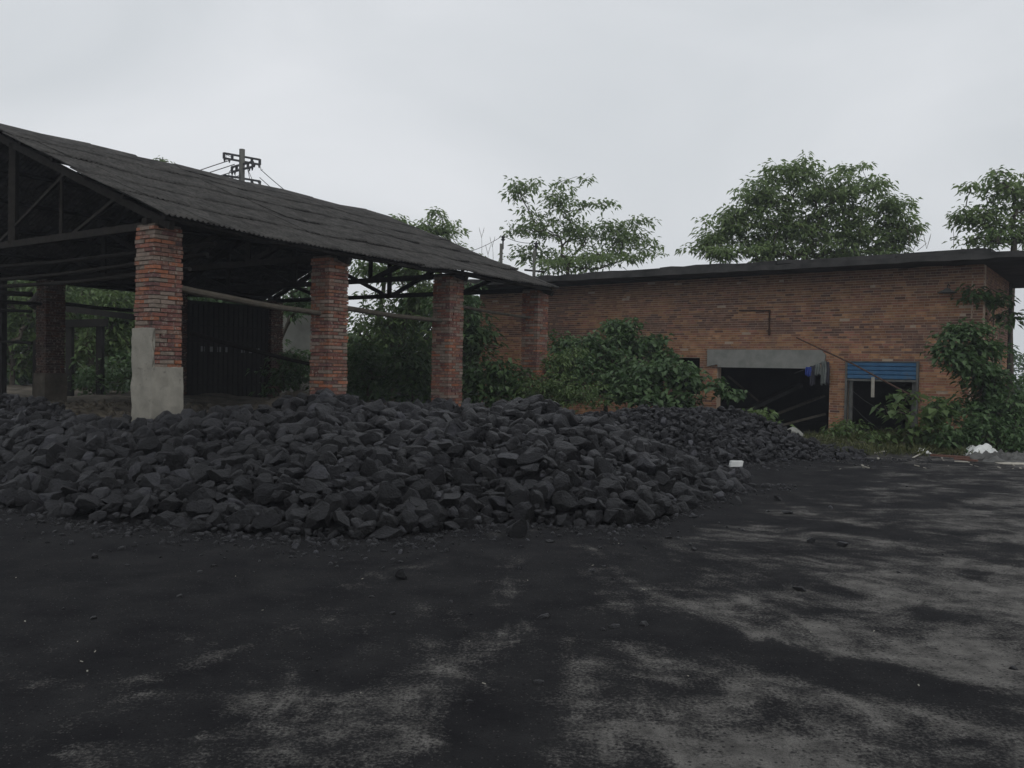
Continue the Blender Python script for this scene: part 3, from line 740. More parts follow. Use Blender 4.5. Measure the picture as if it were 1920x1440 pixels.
near = lo & front & (S > .045); mid = lo & ~near & (S > .06); tiny = lo & ~mid & ~near; print('near', near.sum(), 'mid', mid.sum(), 'tiny', tiny.sum())
Vz, Fz = scatter(P[near], S[near], Rm[near], 3, rr)
Va, Fa = scatter(P[mid], S[mid], Rm[mid], 2, rr); Vb, Fb = scatter(P[tiny], S[tiny], Rm[tiny], 1, rr)
Pc, Sc, _ = throw(17000, .02, .07, 1.5, BOX); Pc[:, 2] += rr.uniform(-.12, .03, len(Sc))
Vc, Fc_ = scatter(Pc, Sc, rotmats(len(Pc), .6, rr), 1, rr)
o = len(heapV); Fs = [heapF, Fa + o]; o += len(Va); Fs.append(Fb + o); o += len(Vb); Fs.append(Fc_ + o); o += len(Vc); Fs.append(Fz + o)
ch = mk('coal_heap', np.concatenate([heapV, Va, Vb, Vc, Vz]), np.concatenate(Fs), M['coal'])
tag(ch, 'mass of smaller black coal filling the heaps in front of the shed', 'coal', kind='stuff')
print('lumps', len(P), 'hi', hi.sum())
# loose lumps on the yard, each findable
loose = [(970, 1006, .115, 'largest single coal lump, lying alone just in front of the heap', (1, .9, 1.15)),
         (752, 1085, .062, 'small lone coal lump out on the dark ground, nearest the camera', (1.1, .8, .9)),
         (1360, 925, .12, 'angular coal lump with pale top at the right tip of the front heap', (1.1, .9, 1)),
         (1380, 945, .11, 'long flat coal lump leaning off the right tip of the front heap', (1.4, .7, .7)),
         (1410, 913, .11, 'flat coal lump farthest right at the tip of the front heap', (1.4, 1, .5)),
         (1458, 938, .055, 'fist-sized coal lump just right of the heap tip on the swept yard', (1, 1, .9)),
         (1476, 963, .07, 'low flat coal lump lying on a pale dust streak right of the heap', (1.4, 1, .6)),
         (1520, 1017, .05, 'dark coal lump on the yard left of its close neighbour', (1.2, 1, .7)),
         (1580, 1024, .05, 'dark coal lump on the yard right of its close neighbour', (1.2, 1, .7)),
         (1500, 1107, .045, 'small coal lump on pale ground in the middle of the yard', (1.3, 1, .7)),
         (171, 968, .15, 'rounded coal lump standing at the left front toe of the heap', (.8, .8, 1.25)),
         (556, 1028, .045, 'small dark coal lump fallen just in front of the heap, left of centre', (1.2, .9, .8)),
         (340, 1003, .035, 'tiny upright coal chip before the left part of the heap', (.8, .8, 1.4))]
for x, y, s, lab, s3 in loose:
    p = G(x, y); p.z = s * s3[2] * .42
    lump(p, s, rotmats(1, .25, rr)[0], lab, 'coal lumps fallen on the yard', sc3=s3)
# crumbs scattered round the toe
Pn = []; 
for _ in range(4200):
    u = rr.uniform(-50, 1500); tz = np.interp(u, T1[:, 0], T1[:, 1]); y = tz - abs(rr.exponential(.3)) * (1 if rr.rand() < .9 else 3)
    if y < 3.3: continue
    Pn.append(((u - 960) / F * y, y, .003))
for _ in range(1500):
    u = rr.uniform(1250, 1750); y = np.interp(u, T2[:, 0], T2[:, 1]) - abs(rr.exponential(.35)); Pn.append(((u - 960) / F * y, y, .003))
for _ in range(90):
    y = rr.uniform(4.4, 14); Pn.append((rr.uniform(-.6, .6) * y, y, .002))
Pn = np.array(Pn); Sn = .004 + .042 * rr.uniform(0, 1, len(Pn)) ** 7
Vn, Fn = scatter(Pn, Sn, rotmats(len(Pn), .5, rr), 1, rr)
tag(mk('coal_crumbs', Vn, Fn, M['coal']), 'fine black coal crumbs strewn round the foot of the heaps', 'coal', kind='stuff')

Pr = []
for _ in range(7000):
    x, y = rr.uniform(-12, -1), rr.uniform(12.5, 20); h_ = floor_h(x, y)
    if h_ > .3 and heap(np.array([x]), np.array([y]))[0] < h_: Pr.append((x, y, h_))
Pr = np.array(Pr); Sr = .015 + .10 * rr.uniform(0, 1, len(Pr)) ** 3.5
Vr, Fr = scatter(Pr, Sr, rotmats(len(Pr), .6, rr), 1, rr)
tag(mk('rubble', Vr, Fr, M['dirt']), 'broken bricks and earth rubble littering the raised floor under the shed', 'rubble', kind='stuff')
# ---------------------------------------------------------------- plants
def leaves(C, D, Lg, Wd, rnd, curl=.25, upv=None):
    """C start, D direction, Lg length, Wd width -> folded two-segment leaf blades"""
    n = len(C); D = D / np.linalg.norm(D, axis=1, keepdims=True)
    a = rnd.normal(size=(n, 3)) * .35 + np.array([0, 0, 1.]); S = np.cross(D, a); S /= np.linalg.norm(S, axis=1, keepdims=True) + 1e-9
    Nn = np.cross(S, D)
    Nn *= np.sign(Nn[:, 2:3] + 1e-6)
    Lg = Lg[:, None]; Wd = Wd[:, None]
    v0 = C; m1 = C + D * Lg * .5; tip = C + D * Lg - np.array([0, 0, 1.]) * Lg * curl
    l = m1 - D * Lg * .08 + S * Wd * .5 + Nn * Wd * .15; r_ = m1 - D * Lg * .08 - S * Wd * .5 + Nn * Wd * .15
    V = np.stack([v0, l, tip, r_], 1).reshape(-1, 3)
    b = np.arange(n)[:, None] * 4
    Fc = np.concatenate([b + np.array([[0, 1, 2]]), b + np.array([[0, 2, 3]])], 1).reshape(-1, 3)
    return V, Fc
def plant(name, label, cat, base, blobs, leafm, k=12, rad=.3, ll=.2, lw=.07, group=None, trunk_r=.12, droop=.55, seed=0, broad=False, branch=True, kind=None, shell=.55):
    rnd = np.random.RandomState(1000 + seed)
    base = Vector(base)
    pts = []
    for (c, rx, ry, rz, n) in blobs:
        q = rnd.normal(size=(n, 3)); q /= np.linalg.norm(q, axis=1, keepdims=True)
        q *= (rnd.uniform(0, 1, (n, 1)) ** shell); q *= np.array([rx, ry, rz]); pts.append(q + np.array(c[:]))
    pts = np.concatenate(pts); pts = pts[pts[:, 2] > base.z + .1]
    # skeleton
    root = empty(name, base, label, cat, group)
    if kind: root['kind'] = kind
    cen = pts.mean(0); lowz = np.percentile(pts[:, 2], 8)
    top = Vector((base.x * .65 + cen[0] * .35, base.y * .6 + cen[1] * .4, max(base.z + .3, lowz)))
    nodes = [np.array(base[:]), np.array(base.lerp(top, .5)[:]) + rnd.normal(size=3) * .05, np.array(top[:])]; par = [-1, 0, 1]
    order = np.argsort(np.linalg.norm(pts - np.array(top[:]), axis=1))
    tips = []
    for i in order:
        A = np.array(nodes[1:]); d = np.linalg.norm(A - pts[i], axis=1); d += np.clip(A[:, 2] - pts[i, 2] + .05, 0, 9) * 1.2
        j = int(np.argmin(d)) + 1
        mid_ = (nodes[j] + pts[i]) / 2 + np.array([0, 0, .12 * d[j - 1]]) + rnd.normal(size=3) * .04 * d[j - 1]
        nodes.append(mid_); par.append(j); nodes.append(pts[i]); par.append(len(nodes) - 2); tips.append(len(nodes) - 1)
    cnt = np.zeros(len(nodes))
    for i in tips: cnt[i] = 1
    for i in range(len(nodes) - 1, 0, -1): cnt[par[i]] += cnt[i]
    rad_n = trunk_r * (np.maximum(cnt, .6) / cnt[0]) ** .48; rad_n = np.maximum(rad_n, .006)
    if branch:
        mb = MB()
        for i in range(1, len(nodes)):
            mb.tube([nodes[par[i]], nodes[i]], [rad_n[par[i]] if cnt[par[i]] < cnt[i] * 1.6 else rad_n[i] * 1.1, rad_n[i]], 6 if rad_n[i] > .03 else 4, cap=False)
        mb.build('trunk', M['bark'], root, smooth=True)
    n = len(pts) * k
    C = np.repeat(pts, k, 0); az = rnd.uniform(0, 2 * PI, n)
    el = rnd.uniform(-1, .35, n) * droop + (.1 if not broad else .0)
    D = np.stack([np.cos(az) * np.cos(el), np.sin(az) * np.cos(el), np.sin(el)], 1)
    st = rnd.uniform(.05, 1, n)[:, None] ** .7 * rad * np.repeat(rnd.uniform(.6, 1.25, len(pts)), k)[:, None]
    C = C + rnd.normal(size=(n, 3)) * .055 + D * st * np.array([1, 1, .9]) - np.array([0, 0, 1.]) * (st ** 2) * .6 / max(rad, .1) * .5
    D2 = D + rnd.normal(size=(n, 3)) * .3; D2[:, 2] -= (.2 if broad else .42) * droop
    cl = rnd.uniform(0, 1, len(pts)); fc = np.clip(np.repeat(cl, k) * .5 + rnd.uniform(0, .5, n), 0, 1)
    V, Fc = leaves(C, D2, ll * rnd.uniform(.65, 1.2, n), lw * rnd.uniform(.7, 1.2, n), rnd)
    col = np.repeat(fc, 2)[:, None] * np.ones((1, 3))
    mk('crown', V, Fc, leafm, root, col=col)
    return root
def B(px, py, rx, ry, Y, n, dy=None):
    c = W(px, py, Y); k = Y / F; return (c, rx * k, (dy if dy is not None else rx * k * .8), ry * k, n)
def base(px, Y, z=0): p = W(px, 700, Y); return (p.x, p.y, z)
# trees above the roofs
plant('tree', 'open-crowned green tree rising above the left end of the brick building', 'tree', base(1052, 33),
      [B(985, 350, 40, 24, 33, 16), B(1045, 375, 50, 32, 33, 30), B(1130, 380, 30, 18, 33, 8), B(1057, 345, 12, 10, 33, 3), B(1100, 332, 12, 9, 33, 3), B(1000, 425, 52, 45, 33, 42), B(1085, 425, 60, 42, 33, 52), B(1040, 495, 60, 18, 33, 24), B(1150, 425, 45, 30, 33, 26), B(1200, 410, 30, 18, 33, 8),
       B(1180, 455, 50, 32, 33, 38), B(1215, 460, 20, 16, 33, 7), B(1100, 480, 90, 26, 33, 55), B(985, 478, 40, 22, 33, 14), B(975, 350, 25, 18, 33, 5)],
      M['leafA'], k=13, rad=.33, ll=.23, lw=.095, trunk_r=.075, seed=1, group='trees standing behind the brick building')
plant('tree', 'widest and densest tree, rounded crown behind the middle of the brick building', 'tree', base(1500, 29),
      [B(1490, 320, 55, 34, 29, 40), B(1600, 315, 30, 18, 29, 8), B(1420, 370, 60, 38, 29, 60), B(1550, 360, 90, 42, 29, 95), B(1640, 345, 35, 22, 29, 16), B(1370, 420, 60, 36, 29, 60), B(1480, 425, 100, 50, 29, 130), B(1600, 415, 80, 44, 29, 95),
       B(1670, 385, 50, 26, 29, 34), B(1680, 425, 48, 34, 29, 45), B(1330, 460, 45, 26, 29, 30), B(1430, 470, 90, 24, 29, 60), B(1580, 468, 90, 24, 29, 60), B(1660, 460, 40, 20, 29, 14), B(1440, 330, 20, 16, 29, 5)],
      M['leafA'], k=20, rad=.33, ll=.21, lw=.085, trunk_r=.12, seed=2, group='trees standing behind the brick building')
plant('tree', 'tree cut by the right edge of the photo, leaves above the building corner', 'tree', base(1900, 26),
      [B(1880, 345, 50, 32, 26, 34), B(1815, 350, 20, 12, 26, 5), B(1850, 400, 55, 28, 26, 38), B(1800, 405, 22, 14, 26, 7), B(1930, 380, 60, 60, 26, 60), B(1885, 435, 45, 28, 26, 34), B(1825, 452, 30, 12, 26, 7), B(1960, 440, 50, 40, 26, 30)],
      M['leafA'], k=15, rad=.3, ll=.20, lw=.09, trunk_r=.1, seed=3, group='trees standing behind the brick building')
plant('tree', 'thin tree showing above the far end of the corrugated shed roof', 'tree', base(830, 34),
      [B(745, 408, 14, 12, 34, 6), B(790, 425, 40, 22, 34, 26), B(822, 403, 18, 12, 34, 8), B(835, 432, 32, 24, 34, 24), B(800, 455, 40, 28, 34, 26), B(850, 470, 40, 22, 34, 24), B(893, 490, 22, 12, 34, 9), B(780, 500, 70, 50, 34, 30)],
      M['leafA'], k=16, rad=.32, ll=.23, lw=.09, trunk_r=.07, seed=4)
plant('tree', 'tiny treetop peeping over the ridge of the corrugated roof', 'tree', base(310, 40),
      [B(305, 304, 20, 8, 40, 10), B(328, 318, 12, 8, 40, 5), B(300, 345, 60, 35, 40, 20)], M['leafA'], k=10, rad=.3, ll=.22, lw=.08, trunk_r=.1, seed=5)
# trees behind the shed
bs = [('bright bushy tree filling the view behind the third and second pillars', 735, 29, [B(720, 600, 60, 70, 29, 60), B(780, 560, 60, 55, 29, 60), B(760, 500, 50, 35, 29, 30), B(800, 640, 55, 60, 29, 45)], 'leafC'),
      ('leafy tree behind the shed with sky showing through it beside the second pillar', 690, 31, [B(680, 500, 30, 25, 31, 14), B(700, 640, 50, 40, 31, 22), B(670, 600, 20, 14, 31, 4), B(720, 500, 40, 30, 31, 20)], 'leafC'),
      ('dark green tree behind the shed close to the third pillar', 850, 27, [B(850, 560, 50, 60, 27, 50), B(860, 640, 40, 70, 27, 50), B(900, 620, 30, 60, 27, 26)], 'leafB'),
      ('tree behind the back left pillar under the dark shed roof', 170, 30, [B(110, 560, 60, 50, 30, 45), B(200, 575, 60, 45, 30, 45), B(160, 640, 90, 60, 30, 70), B(240, 600, 50, 60, 30, 40)], 'leafC'),
      ('bushy tree at the far left seen between dark posts under the shed', 20, 31, [B(20, 560, 60, 60, 31, 40), B(30, 640, 70, 60, 31, 40)], 'leafC'),
      ('tree in the gap between the back right pillar and the second front pillar', 560, 30, [B(550, 560, 40, 40, 30, 26), B(590, 520, 30, 25, 30, 14), B(560, 680, 60, 40, 30, 35), B(520, 660, 30, 30, 30, 14)], 'leafB')]
for i, (lab, px, Y, bl, lm) in enumerate(bs):
    plant('tree', lab, 'tree', base(px, Y), bl, M[lm], k=16, rad=.36, ll=.24, lw=.10, trunk_r=.1, seed=20 + i, group='trees growing behind the shed')
bs2 = [('dense dark tree behind the gap beside the back wall panel', 420, 33, [B(400, 560, 90, 60, 33, 70), B(420, 660, 100, 60, 33, 70)]),
       ('dense tree behind the beam of the dark portal frame', 130, 33, [B(80, 520, 90, 60, 33, 80), B(200, 530, 90, 60, 33, 80), B(120, 640, 130, 60, 33, 110), B(230, 660, 90, 60, 33, 60)]),
       ('tall dense tree at the far left edge behind the shed', -60, 32, [B(-20, 520, 60, 60, 32, 50), B(0, 620, 60, 70, 32, 60)]),
       ('dense tree behind the pale wall beside the second pillar', 600, 34, [B(590, 560, 40, 50, 34, 30), B(640, 680, 80, 50, 34, 70)])]
for i, (lab, px, Y, bl) in enumerate(bs2):
    plant('tree', lab, 'tree', base(px, Y), bl, M['leafB' if i in (0, 3) else 'leafC'], k=20, rad=.45, ll=.34, lw=.17, trunk_r=.1, seed=30 + i, group='trees growing behind the shed')
def wood(name, label, x0, x1, ytop, Y, n, seed):
    rnd = np.random.RandomState(seed); u_ = rnd.uniform(x0, x1, n); Yv = Y + rnd.uniform(0, 6, n)
    C = np.zeros((n, 3))
    for i in range(n):
        t_ = W(u_[i], np.interp(u_[i], *ytop) + 22 * mnoise.noise(Vector((u_[i] * .02, 0, seed))), Yv[i]); C[i] = (t_.x, t_.y, rnd.uniform(0, 1) ** .75 * t_.z)
    az = rnd.uniform(0, 2 * PI, n); D = np.stack([np.cos(az), np.sin(az), rnd.uniform(-.8, .3, n)], 1)
    V, Fc = leaves(C, D, rnd.uniform(.3, .6, n), rnd.uniform(.15, .32, n), rnd)
    o = mk(name, V, Fc, M['leafB'], col=np.repeat(rnd.uniform(0, .8, n), 2)[:, None] * np.ones((1, 3)))
    return tag(o, label, 'woods', kind='stuff')
wood('far_wood', 'solid belt of trees and scrub closing the view behind the shed', -320, 1000, ([-320, 250, 480, 600, 700, 760, 1000], [470, 500, 560, 600, 650, 560, 560]), 38, 30000, 3)
wood('far_wood', 'low distant tree line beyond the right end of the brick building', 1000, 3200, ([1000, 1900, 3200], [640, 655, 640]), 62, 14000, 8)
wood('far_wood', 'distant tree line beyond the left side of the shed', -1900, -300, ([-1900, -300], [560, 520]), 42, 14000, 9)
us = [('dark undergrowth bush behind the coal between the second and third pillars, left half', 690, 22.5, [B(690, 690, 60, 60, 22.5, 90)]),
      ('dark undergrowth bush behind the coal beside the third pillar', 775, 22, [B(775, 680, 60, 70, 22, 110)]),
      ('broad-leaved bush between the third and fourth pillars', 910, 20.5, [B(905, 715, 50, 50, 20.5, 70), B(960, 720, 45, 42, 20.5, 60), B(935, 680, 25, 25, 20.5, 14)]),
      ('low dark bush under the shed left of the second pillar', 540, 24, [B(540, 700, 60, 45, 24, 60)]),
      ('low bush among dark posts under the left part of the shed', 190, 25, [B(180, 705, 80, 40, 25, 60)]),
      ('low bush behind the plastered first pillar', 300, 26, [B(260, 700, 70, 45, 26, 50)])]
for i, (lab, px, Y, bl) in enumerate(us):
    plant('bush', lab, 'bush', base(px, Y, .1), bl, M['leafB'], k=11, rad=.26, ll=.17, lw=.10, trunk_r=.03, seed=40 + i, broad=True)
# growth in front of the building
plant('mulberry_bush', 'tall broad-leaved mulberry bush against the left part of the brick wall', 'bush', base(1140, 22.5),
      [B(1165, 612, 40, 20, 23, 24), B(1200, 640, 55, 28, 23, 45), B(1110, 650, 60, 35, 22.5, 55), B(1050, 640, 30, 25, 22.5, 14), B(1150, 700, 80, 45, 22, 100), B(1240, 665, 30, 20, 22.5, 18), B(1060, 700, 50, 50, 21.5, 60)],
      M['leafB'], k=17, rad=.24, ll=.17, lw=.12, trunk_r=.06, seed=50, broad=True)
plant('mulberry_bush', 'lighter mulberry bush before the window opening left of the concrete lintel', 'bush', base(1240, 20.5),
      [B(1290, 690, 24, 14, 20.6, 12), B(1240, 690, 55, 20, 20.5, 30), B(1285, 715, 40, 25, 20.5, 24), B(1200, 730, 60, 34, 20.2, 50), B(1270, 750, 45, 22, 20, 26), B(1352, 722, 24, 12, 19.8, 6), B(1375, 735, 14, 8, 19.8, 3)],
      M['leafB'], k=15, rad=.22, ll=.17, lw=.12, trunk_r=.04, seed=51, broad=True)
plant('bush', 'fine-leaved shrub with pale leaf tips beside the fourth pillar', 'bush', base(1045, 19.6),
      [B(1050, 680, 32, 22, 19.8, 30), B(1085, 660, 20, 12, 19.8, 8), B(1030, 730, 60, 36, 19.4, 70), B(1100, 740, 50, 28, 19.2, 40)], M['leafC'], k=14, rad=.2, ll=.12, lw=.05, trunk_r=.03, seed=52)
plant('sapling', 'young big-leaved sapling growing before the blue roller shutter doorway', 'sapling', base(1695, 17.6),
      [B(1665, 758, 20, 6, 17.6, 4), B(1700, 737, 24, 6, 17.6, 5), B(1690, 775, 40, 14, 17.6, 8), B(1745, 800, 35, 32, 17.6, 14), B(1700, 812, 34, 14, 17.5, 7), B(1750, 765, 30, 22, 17.6, 9)],
      M['leafC'], k=6, rad=.18, ll=.20, lw=.15, trunk_r=.03, seed=53, broad=True)
plant('mulberry_tree', 'leafy young mulberry tree shading the right corner of the brick building', 'tree', base(1822, 18),
      [B(1815, 618, 48, 16, 18.2, 30), B(1845, 655, 42, 26, 18.2, 34), B(1780, 655, 38, 14, 18.2, 18), B(1815, 690, 50, 26, 18, 36), B(1865, 730, 50, 45, 18, 60), B(1800, 670, 30, 20, 18, 14), B(1770, 760, 30, 30, 18, 16), B(1850, 780, 60, 40, 17.8, 50)],
      M['leafB'], k=18, rad=.24, ll=.14, lw=.09, trunk_r=.05, seed=54, broad=True)
plant('bush', 'dark tangled bush along the foot of the wall at the right edge', 'bush', base(1880, 17),
      [B(1850, 800, 50, 36, 17, 55), B(1905, 770, 45, 50, 17.2, 60), B(1930, 820, 50, 40, 16.6, 50), B(1790, 815, 40, 22, 17, 26)], M['leafB'], k=12, rad=.2, ll=.13, lw=.07, trunk_r=.03, seed=55, broad=True)
plant('sprout', 'bright green sprout of broad leaves at the crest of the far coal heap', 'plant', base(1425, 17.9),
      [B(1425, 777, 32, 9, 17.9, 9), B(1445, 790, 18, 8, 17.9, 4)], M['leafC'], k=8, rad=.16, ll=.17, lw=.12, trunk_r=.012, seed=56, broad=True)
plant('creeper', 'pale green creeper hanging under the slab at the building corner', 'creeper', tuple(C0 + SDIR * .6 + SNRM * .15),
      [B(1825, 548, 22, 14, 19.5, 12), B(1870, 560, 35, 18, 19.9, 18), B(1890, 585, 25, 14, 20, 10)], M['leafB'], k=9, rad=.2, ll=.16, lw=.1, trunk_r=.015, seed=57, broad=True)
plant('weed', 'bright low weed spreading at the foot of the brick pier between the two openings', 'weed', base(1590, 18.2),
      [B(1592, 797, 34, 9, 18.2, 14), B(1565, 806, 24, 8, 18.0, 8)], M['leafC'], k=12, rad=.15, ll=.12, lw=.06, trunk_r=.012, seed=60, broad=True)
plant('weed', 'small broad-leaved weed standing in front of the blue shutter doorway', 'weed', base(1636, 17.6),
      [B(1636, 812, 20, 7, 17.6, 7), B(1632, 826, 12, 8, 17.6, 5)], M['leafC'], k=9, rad=.13, ll=.12, lw=.08, trunk_r=.01, seed=61, broad=True)
plant('weed', 'tangled olive weed behind the tail of the far coal heap', 'weed', base(1560, 16.9),
      [B(1540, 825, 40, 12, 16.9, 16), B(1590, 835, 40, 12, 16.6, 16)], M['leafD'], k=26, rad=.2, ll=.10, lw=.02, trunk_r=.01, seed=62)
# greenery on the roof slab
mbx = []
for i, (x0, x1, yy, n, lab) in enumerate([(1010, 1240, 506, 40, 'low green creeper spilling over the left end of the slab roof'), (1330, 1480, 488, 26, 'thin green weeds along the roof edge under the densest tree'), (1860, 1900, 462, 14, 'yellow-green tuft at the right end of the roof layer')]):
    bl = []
    for k_ in range(n // 2):
        x = x0 + (x1 - x0) * (k_ + .5) / (n // 2); y = yy - (x - x0) * .055
        c = onwall(x, y, OV - .2); bl.append((c + Z * .26, .25, .2, .14, 4))
    bc = onwall((x0 + x1) / 2, yy, OV - .3); bc.z = min(b_[0].z for b_ in bl) - .1
    plant('roof_weeds', lab, 'weeds', bc, bl, M['leafA' if i < 2 else 'leafC'], k=9, rad=.17, ll=.13, lw=.05, trunk_r=.01, seed=70 + i, branch=False)
def stalks(name, label, items, Y):
    r0 = empty(name, W(items[0][0], items[0][2], Y), label, 'weeds')
    mb = MB()
    for x, y0, y1, lean in items:
        a = W(x, y1, Y); b = W(x + lean, y0, Y); mb.tube([a, a.lerp(b, .5) + Vector((.01, 0, 0)), b], [.007, .006, .004], 4)
        for s in (-1, 1): mb.tube([b - Z * .15, b + Vector((s * .07, 0, .12)), b + Vector((s * .09, 0, .22))], [.004, .008, .003], 4)
    mb.build('stem', M['log'], r0)
stalks('dry_stalks', 'two thin dry weed stalks standing against the sky beyond the shed roof', [(903, 438, 490, 0), (925, 455, 495, -2), (914, 470, 492, 1)], 30)
stalks('dry_stalks', 'thin dry weed stalks on the slab roof right of the densest tree', [(1712, 445, 470, 10), (1720, 455, 470, 18), (1700, 440, 472, 6), (1788, 420, 466, -1)], 20.5)

# grass and weeds along the foot of the wall
def grass(name, label, areas, h, w, seed):
    rnd = np.random.RandomState(seed); C = []; D = []; Lg = []
    for (x0, x1, y0, y1, n, hh) in areas:
        k_ = rnd.randint(0, 10**6)
        cx = rnd.uniform(x0, x1, n // 14); cy = rnd.uniform(y0, y1, n // 14)
        for a, b in zip(cx, cy):
            g = G(a, b)
            for _ in range(14):
                C.append((g.x + rnd.normal() * .09, g.y + rnd.normal() * .09, 0)); az = rnd.uniform(0, 2 * PI); t = abs(rnd.normal(0, .45))
                D.append((math.sin(t) * math.cos(az), math.sin(t) * math.sin(az), math.cos(t))); Lg.append(hh * rnd.uniform(.5, 1.2))
    C = np.array(C); D = np.array(D); Lg = np.array(Lg)
    V, Fc = leaves(C, D, Lg, np.full(len(C), w), rnd)
    f = rnd.uniform(0, 1, len(C)); o = mk(name, V, Fc, M['leafD'], col=np.repeat(f, 2)[:, None] * np.ones((1, 3)))
    return tag(o, label, 'grass', kind='stuff')
grass('grass', 'scrubby grass and weeds along the foot of the brick wall', [(1540, 1920, 838, 856, 2600, .28), (1500, 1620, 828, 846, 900, .30), (1600, 1900, 826, 842, 2600, .42), (1700, 1925, 822, 840, 1400, .5), (1440, 1620, 822, 834, 700, .35)], .3, .018, 5)

# ---------------------------------------------------------------- poles and wires
def concrete_pole(px, Y, ytop, label, r):
    b = W(px, 700, Y); top = W(px, ytop, Y)
    root = empty('utility_pole', (b.x, b.y, 0), label, 'utility pole')
    MB().tube([(top.x, top.y, 0), top], [r * 1.4, r], 12).build('pole', M['pole'], root, smooth=False)
    return root, top
pr, top = concrete_pole(454, 35, 280, 'tall concrete utility pole with crossed twin arms and wires above the shed roof', .115)
arms = [(298, .76, 1), (313, .78, -1), (339, .76, 1), (353, .78, -1)]
ends = []
for (y, ln, sg) in arms:
    c = W(454, y, 35); d = Vector((math.cos(.72), sg * math.sin(.72), 0))
    mb = MB()
    for dz_ in (.10, -.10):
        mb.bar(c - d * ln + Z * dz_, c + d * ln + Z * dz_, .075, .07)
    for kx in (-1, -.55, .55, 1): mb.bar(c + d * ln * kx - Z * .12, c + d * ln * kx + Z * .12, .07, .09, upv=d)
    arm = mb.build('crossarm', M['iron'], pr)
    for kx in (-.97, -.7, .7, .97):
        q = c + d * ln * kx - Z * .1; ends.append(q)
        MB().tube([q, q - Z * .05, q - Z * .09, q - Z * .15], [.03, .05, .035, .02], 8).build('insulator', M['iron'], arm)
def wire(label, a, b, sag, r=.012):
    pts = [a.lerp(b, k / 14) - Z * (sag * 4 * (k / 14) * (1 - k / 14)) for k in range(15)]
    tag(MB().tube(pts, r * 1.25, 4).build('overhead_wire', M['iron']), label, 'wire', 'overhead wires')
def wires(lab, items):
    pass
for lab, a, b, sag in [
    ('overhead wire leaving the pole to the right, topmost of the three', W(489, 318, 34.5), W(700, 470, 24), .15),
    ('overhead wire leaving the pole to the right, middle of the three', W(487, 333, 34.5), W(680, 470, 24), .15),
    ('overhead wire leaving the pole to the right, lowest of the three', W(482, 340, 34.5), W(650, 465, 24), .15),
    ('overhead wire leaving the pole to the left, topmost and thickest', W(430, 301, 35), W(180, 400, 30), -.1),
    ('overhead wire leaving the pole to the left, second from the top', W(440, 308, 35), W(160, 400, 30), .0),
    ('overhead wire leaving the pole to the left, third from the top', W(450, 318, 35), W(150, 410, 30), .0),
    ('overhead wire leaving the pole to the left, lowest near the roof', W(450, 329, 35), W(200, 395, 30), .0),
    ('faint overhead wire between the small posts and the shed roof', W(941, 443, 31), W(860, 476, 33), .1),
    ('faint overhead wire between the two small posts behind the roof', W(945, 443, 31), W(1007, 455, 30), .1)]:
    wire(lab, a, b, sag, .014 if 'faint' not in lab else .008)
mb = MB()
for (x0, y0, x1, y1, x2, y2) in [(441, 312, 430, 322, 428, 335), (443, 312, 441, 325, 441, 338), (445, 312, 450, 325, 451, 340), (463, 312, 466, 324, 468, 335), (463, 314, 470, 330, 476, 345), (424, 302, 424, 290, 436, 295), (488, 312, 490, 320, 492, 318)]:
    mb.tube([W(x0, y0, 34.9), W(x1, y1, 34.8), W(x2, y2, 34.9)], .014, 4)
mb.build('jumper_wire', M['iron'], pr)
for px, yt, Y, lab in ((940, 457, 31, 'stubby post with crossbar and insulator, left one behind the shed roof'), (1002, 470, 30, 'stubby post with crossbar half hidden in tree leaves, right one')):
    b = W(px, 700, Y); t_ = W(px, yt, Y); root = empty('insulator_post', (b.x, b.y, 0), lab, 'post', 'short insulator posts')
    MB().bar((t_.x, t_.y, 0), t_, .11, .11).build('post', M['pole'], root)
    c = W(px, yt + 38, Y); d = Vector((.93, .36, -.18)).normalized() if px < 960 else Vector((.97, .2, -.06)).normalized()
    MB().bar(c - d * .36, c + d * .36, .05, .06).build('crossbar', M['timber'], root)
    MB().tube([t_ + Vector((.06, 0, -.2)), t_ + Vector((.06, 0, .1))], .03, 8).build('bracket', M['iron'], root)
    q = t_ + Vector((.06, 0, .1))
    MB().tube([q, q + Z * .05, q + Z * .07, q + Z * .12, q + Z * .14, q + Z * .2], [.03, .09, .05, .05, .10, .02], 10).build('insulator', M['iron'], root)

# ---------------------------------------------------------------- dark frame, duct, pale wall behind the shed
fr0 = empty('pipe_rack', W(140, 700, 24.5), 'dark portal frame of two posts and a beam seen under the left of the shed', 'pipe rack')
for x in (131, 188): MB().bar(W(x, 745, 24.5), W(x, 600, 24.5), .17, .17).build('post', M['dark'], fr0)
MB().bar(W(95, 608, 24.45), W(200, 605, 24.45), .2, .22).build('beam', M['dark'], fr0)
MB().bar(W(80, 574, 24.2), W(255, 595, 23.5), .14, .16).build('beam', M['dark'], fr0)
lp = empty('pipe_stand', W(-2, 700, 20.5), 'dark post with small pipes at the very left edge under the shed', 'post')
MB().bar(W(0, 760, 20.5), W(1, 525, 20.5), .20, .2).build('post', M['dark'], lp)
for yy in (549, 581, 640): MB().tube([W(-6, yy, 20.4), W(60, yy + 3, 20.4)], .035 if yy != 549 else .06, 8).build('pipe', M['dark'], lp)
du = empty('duct', W(80, 740, 22.5), 'thick black duct bending down beside the back left pillar', 'duct')
MB().tube([W(60, 575, 22.3), W(72, 560, 22.3), W(80, 575, 22.3), W(82, 620, 22.3), W(82, 760, 22.3)], [.15, .2, .16, .17, .17], 12).build('pipe', M['dark'], du)
MB().box(W(84, 690, 22.2), (.22, 0, 0), (0, .18, 0), (0, 0, .7)).build('casing', M['dark'], du)
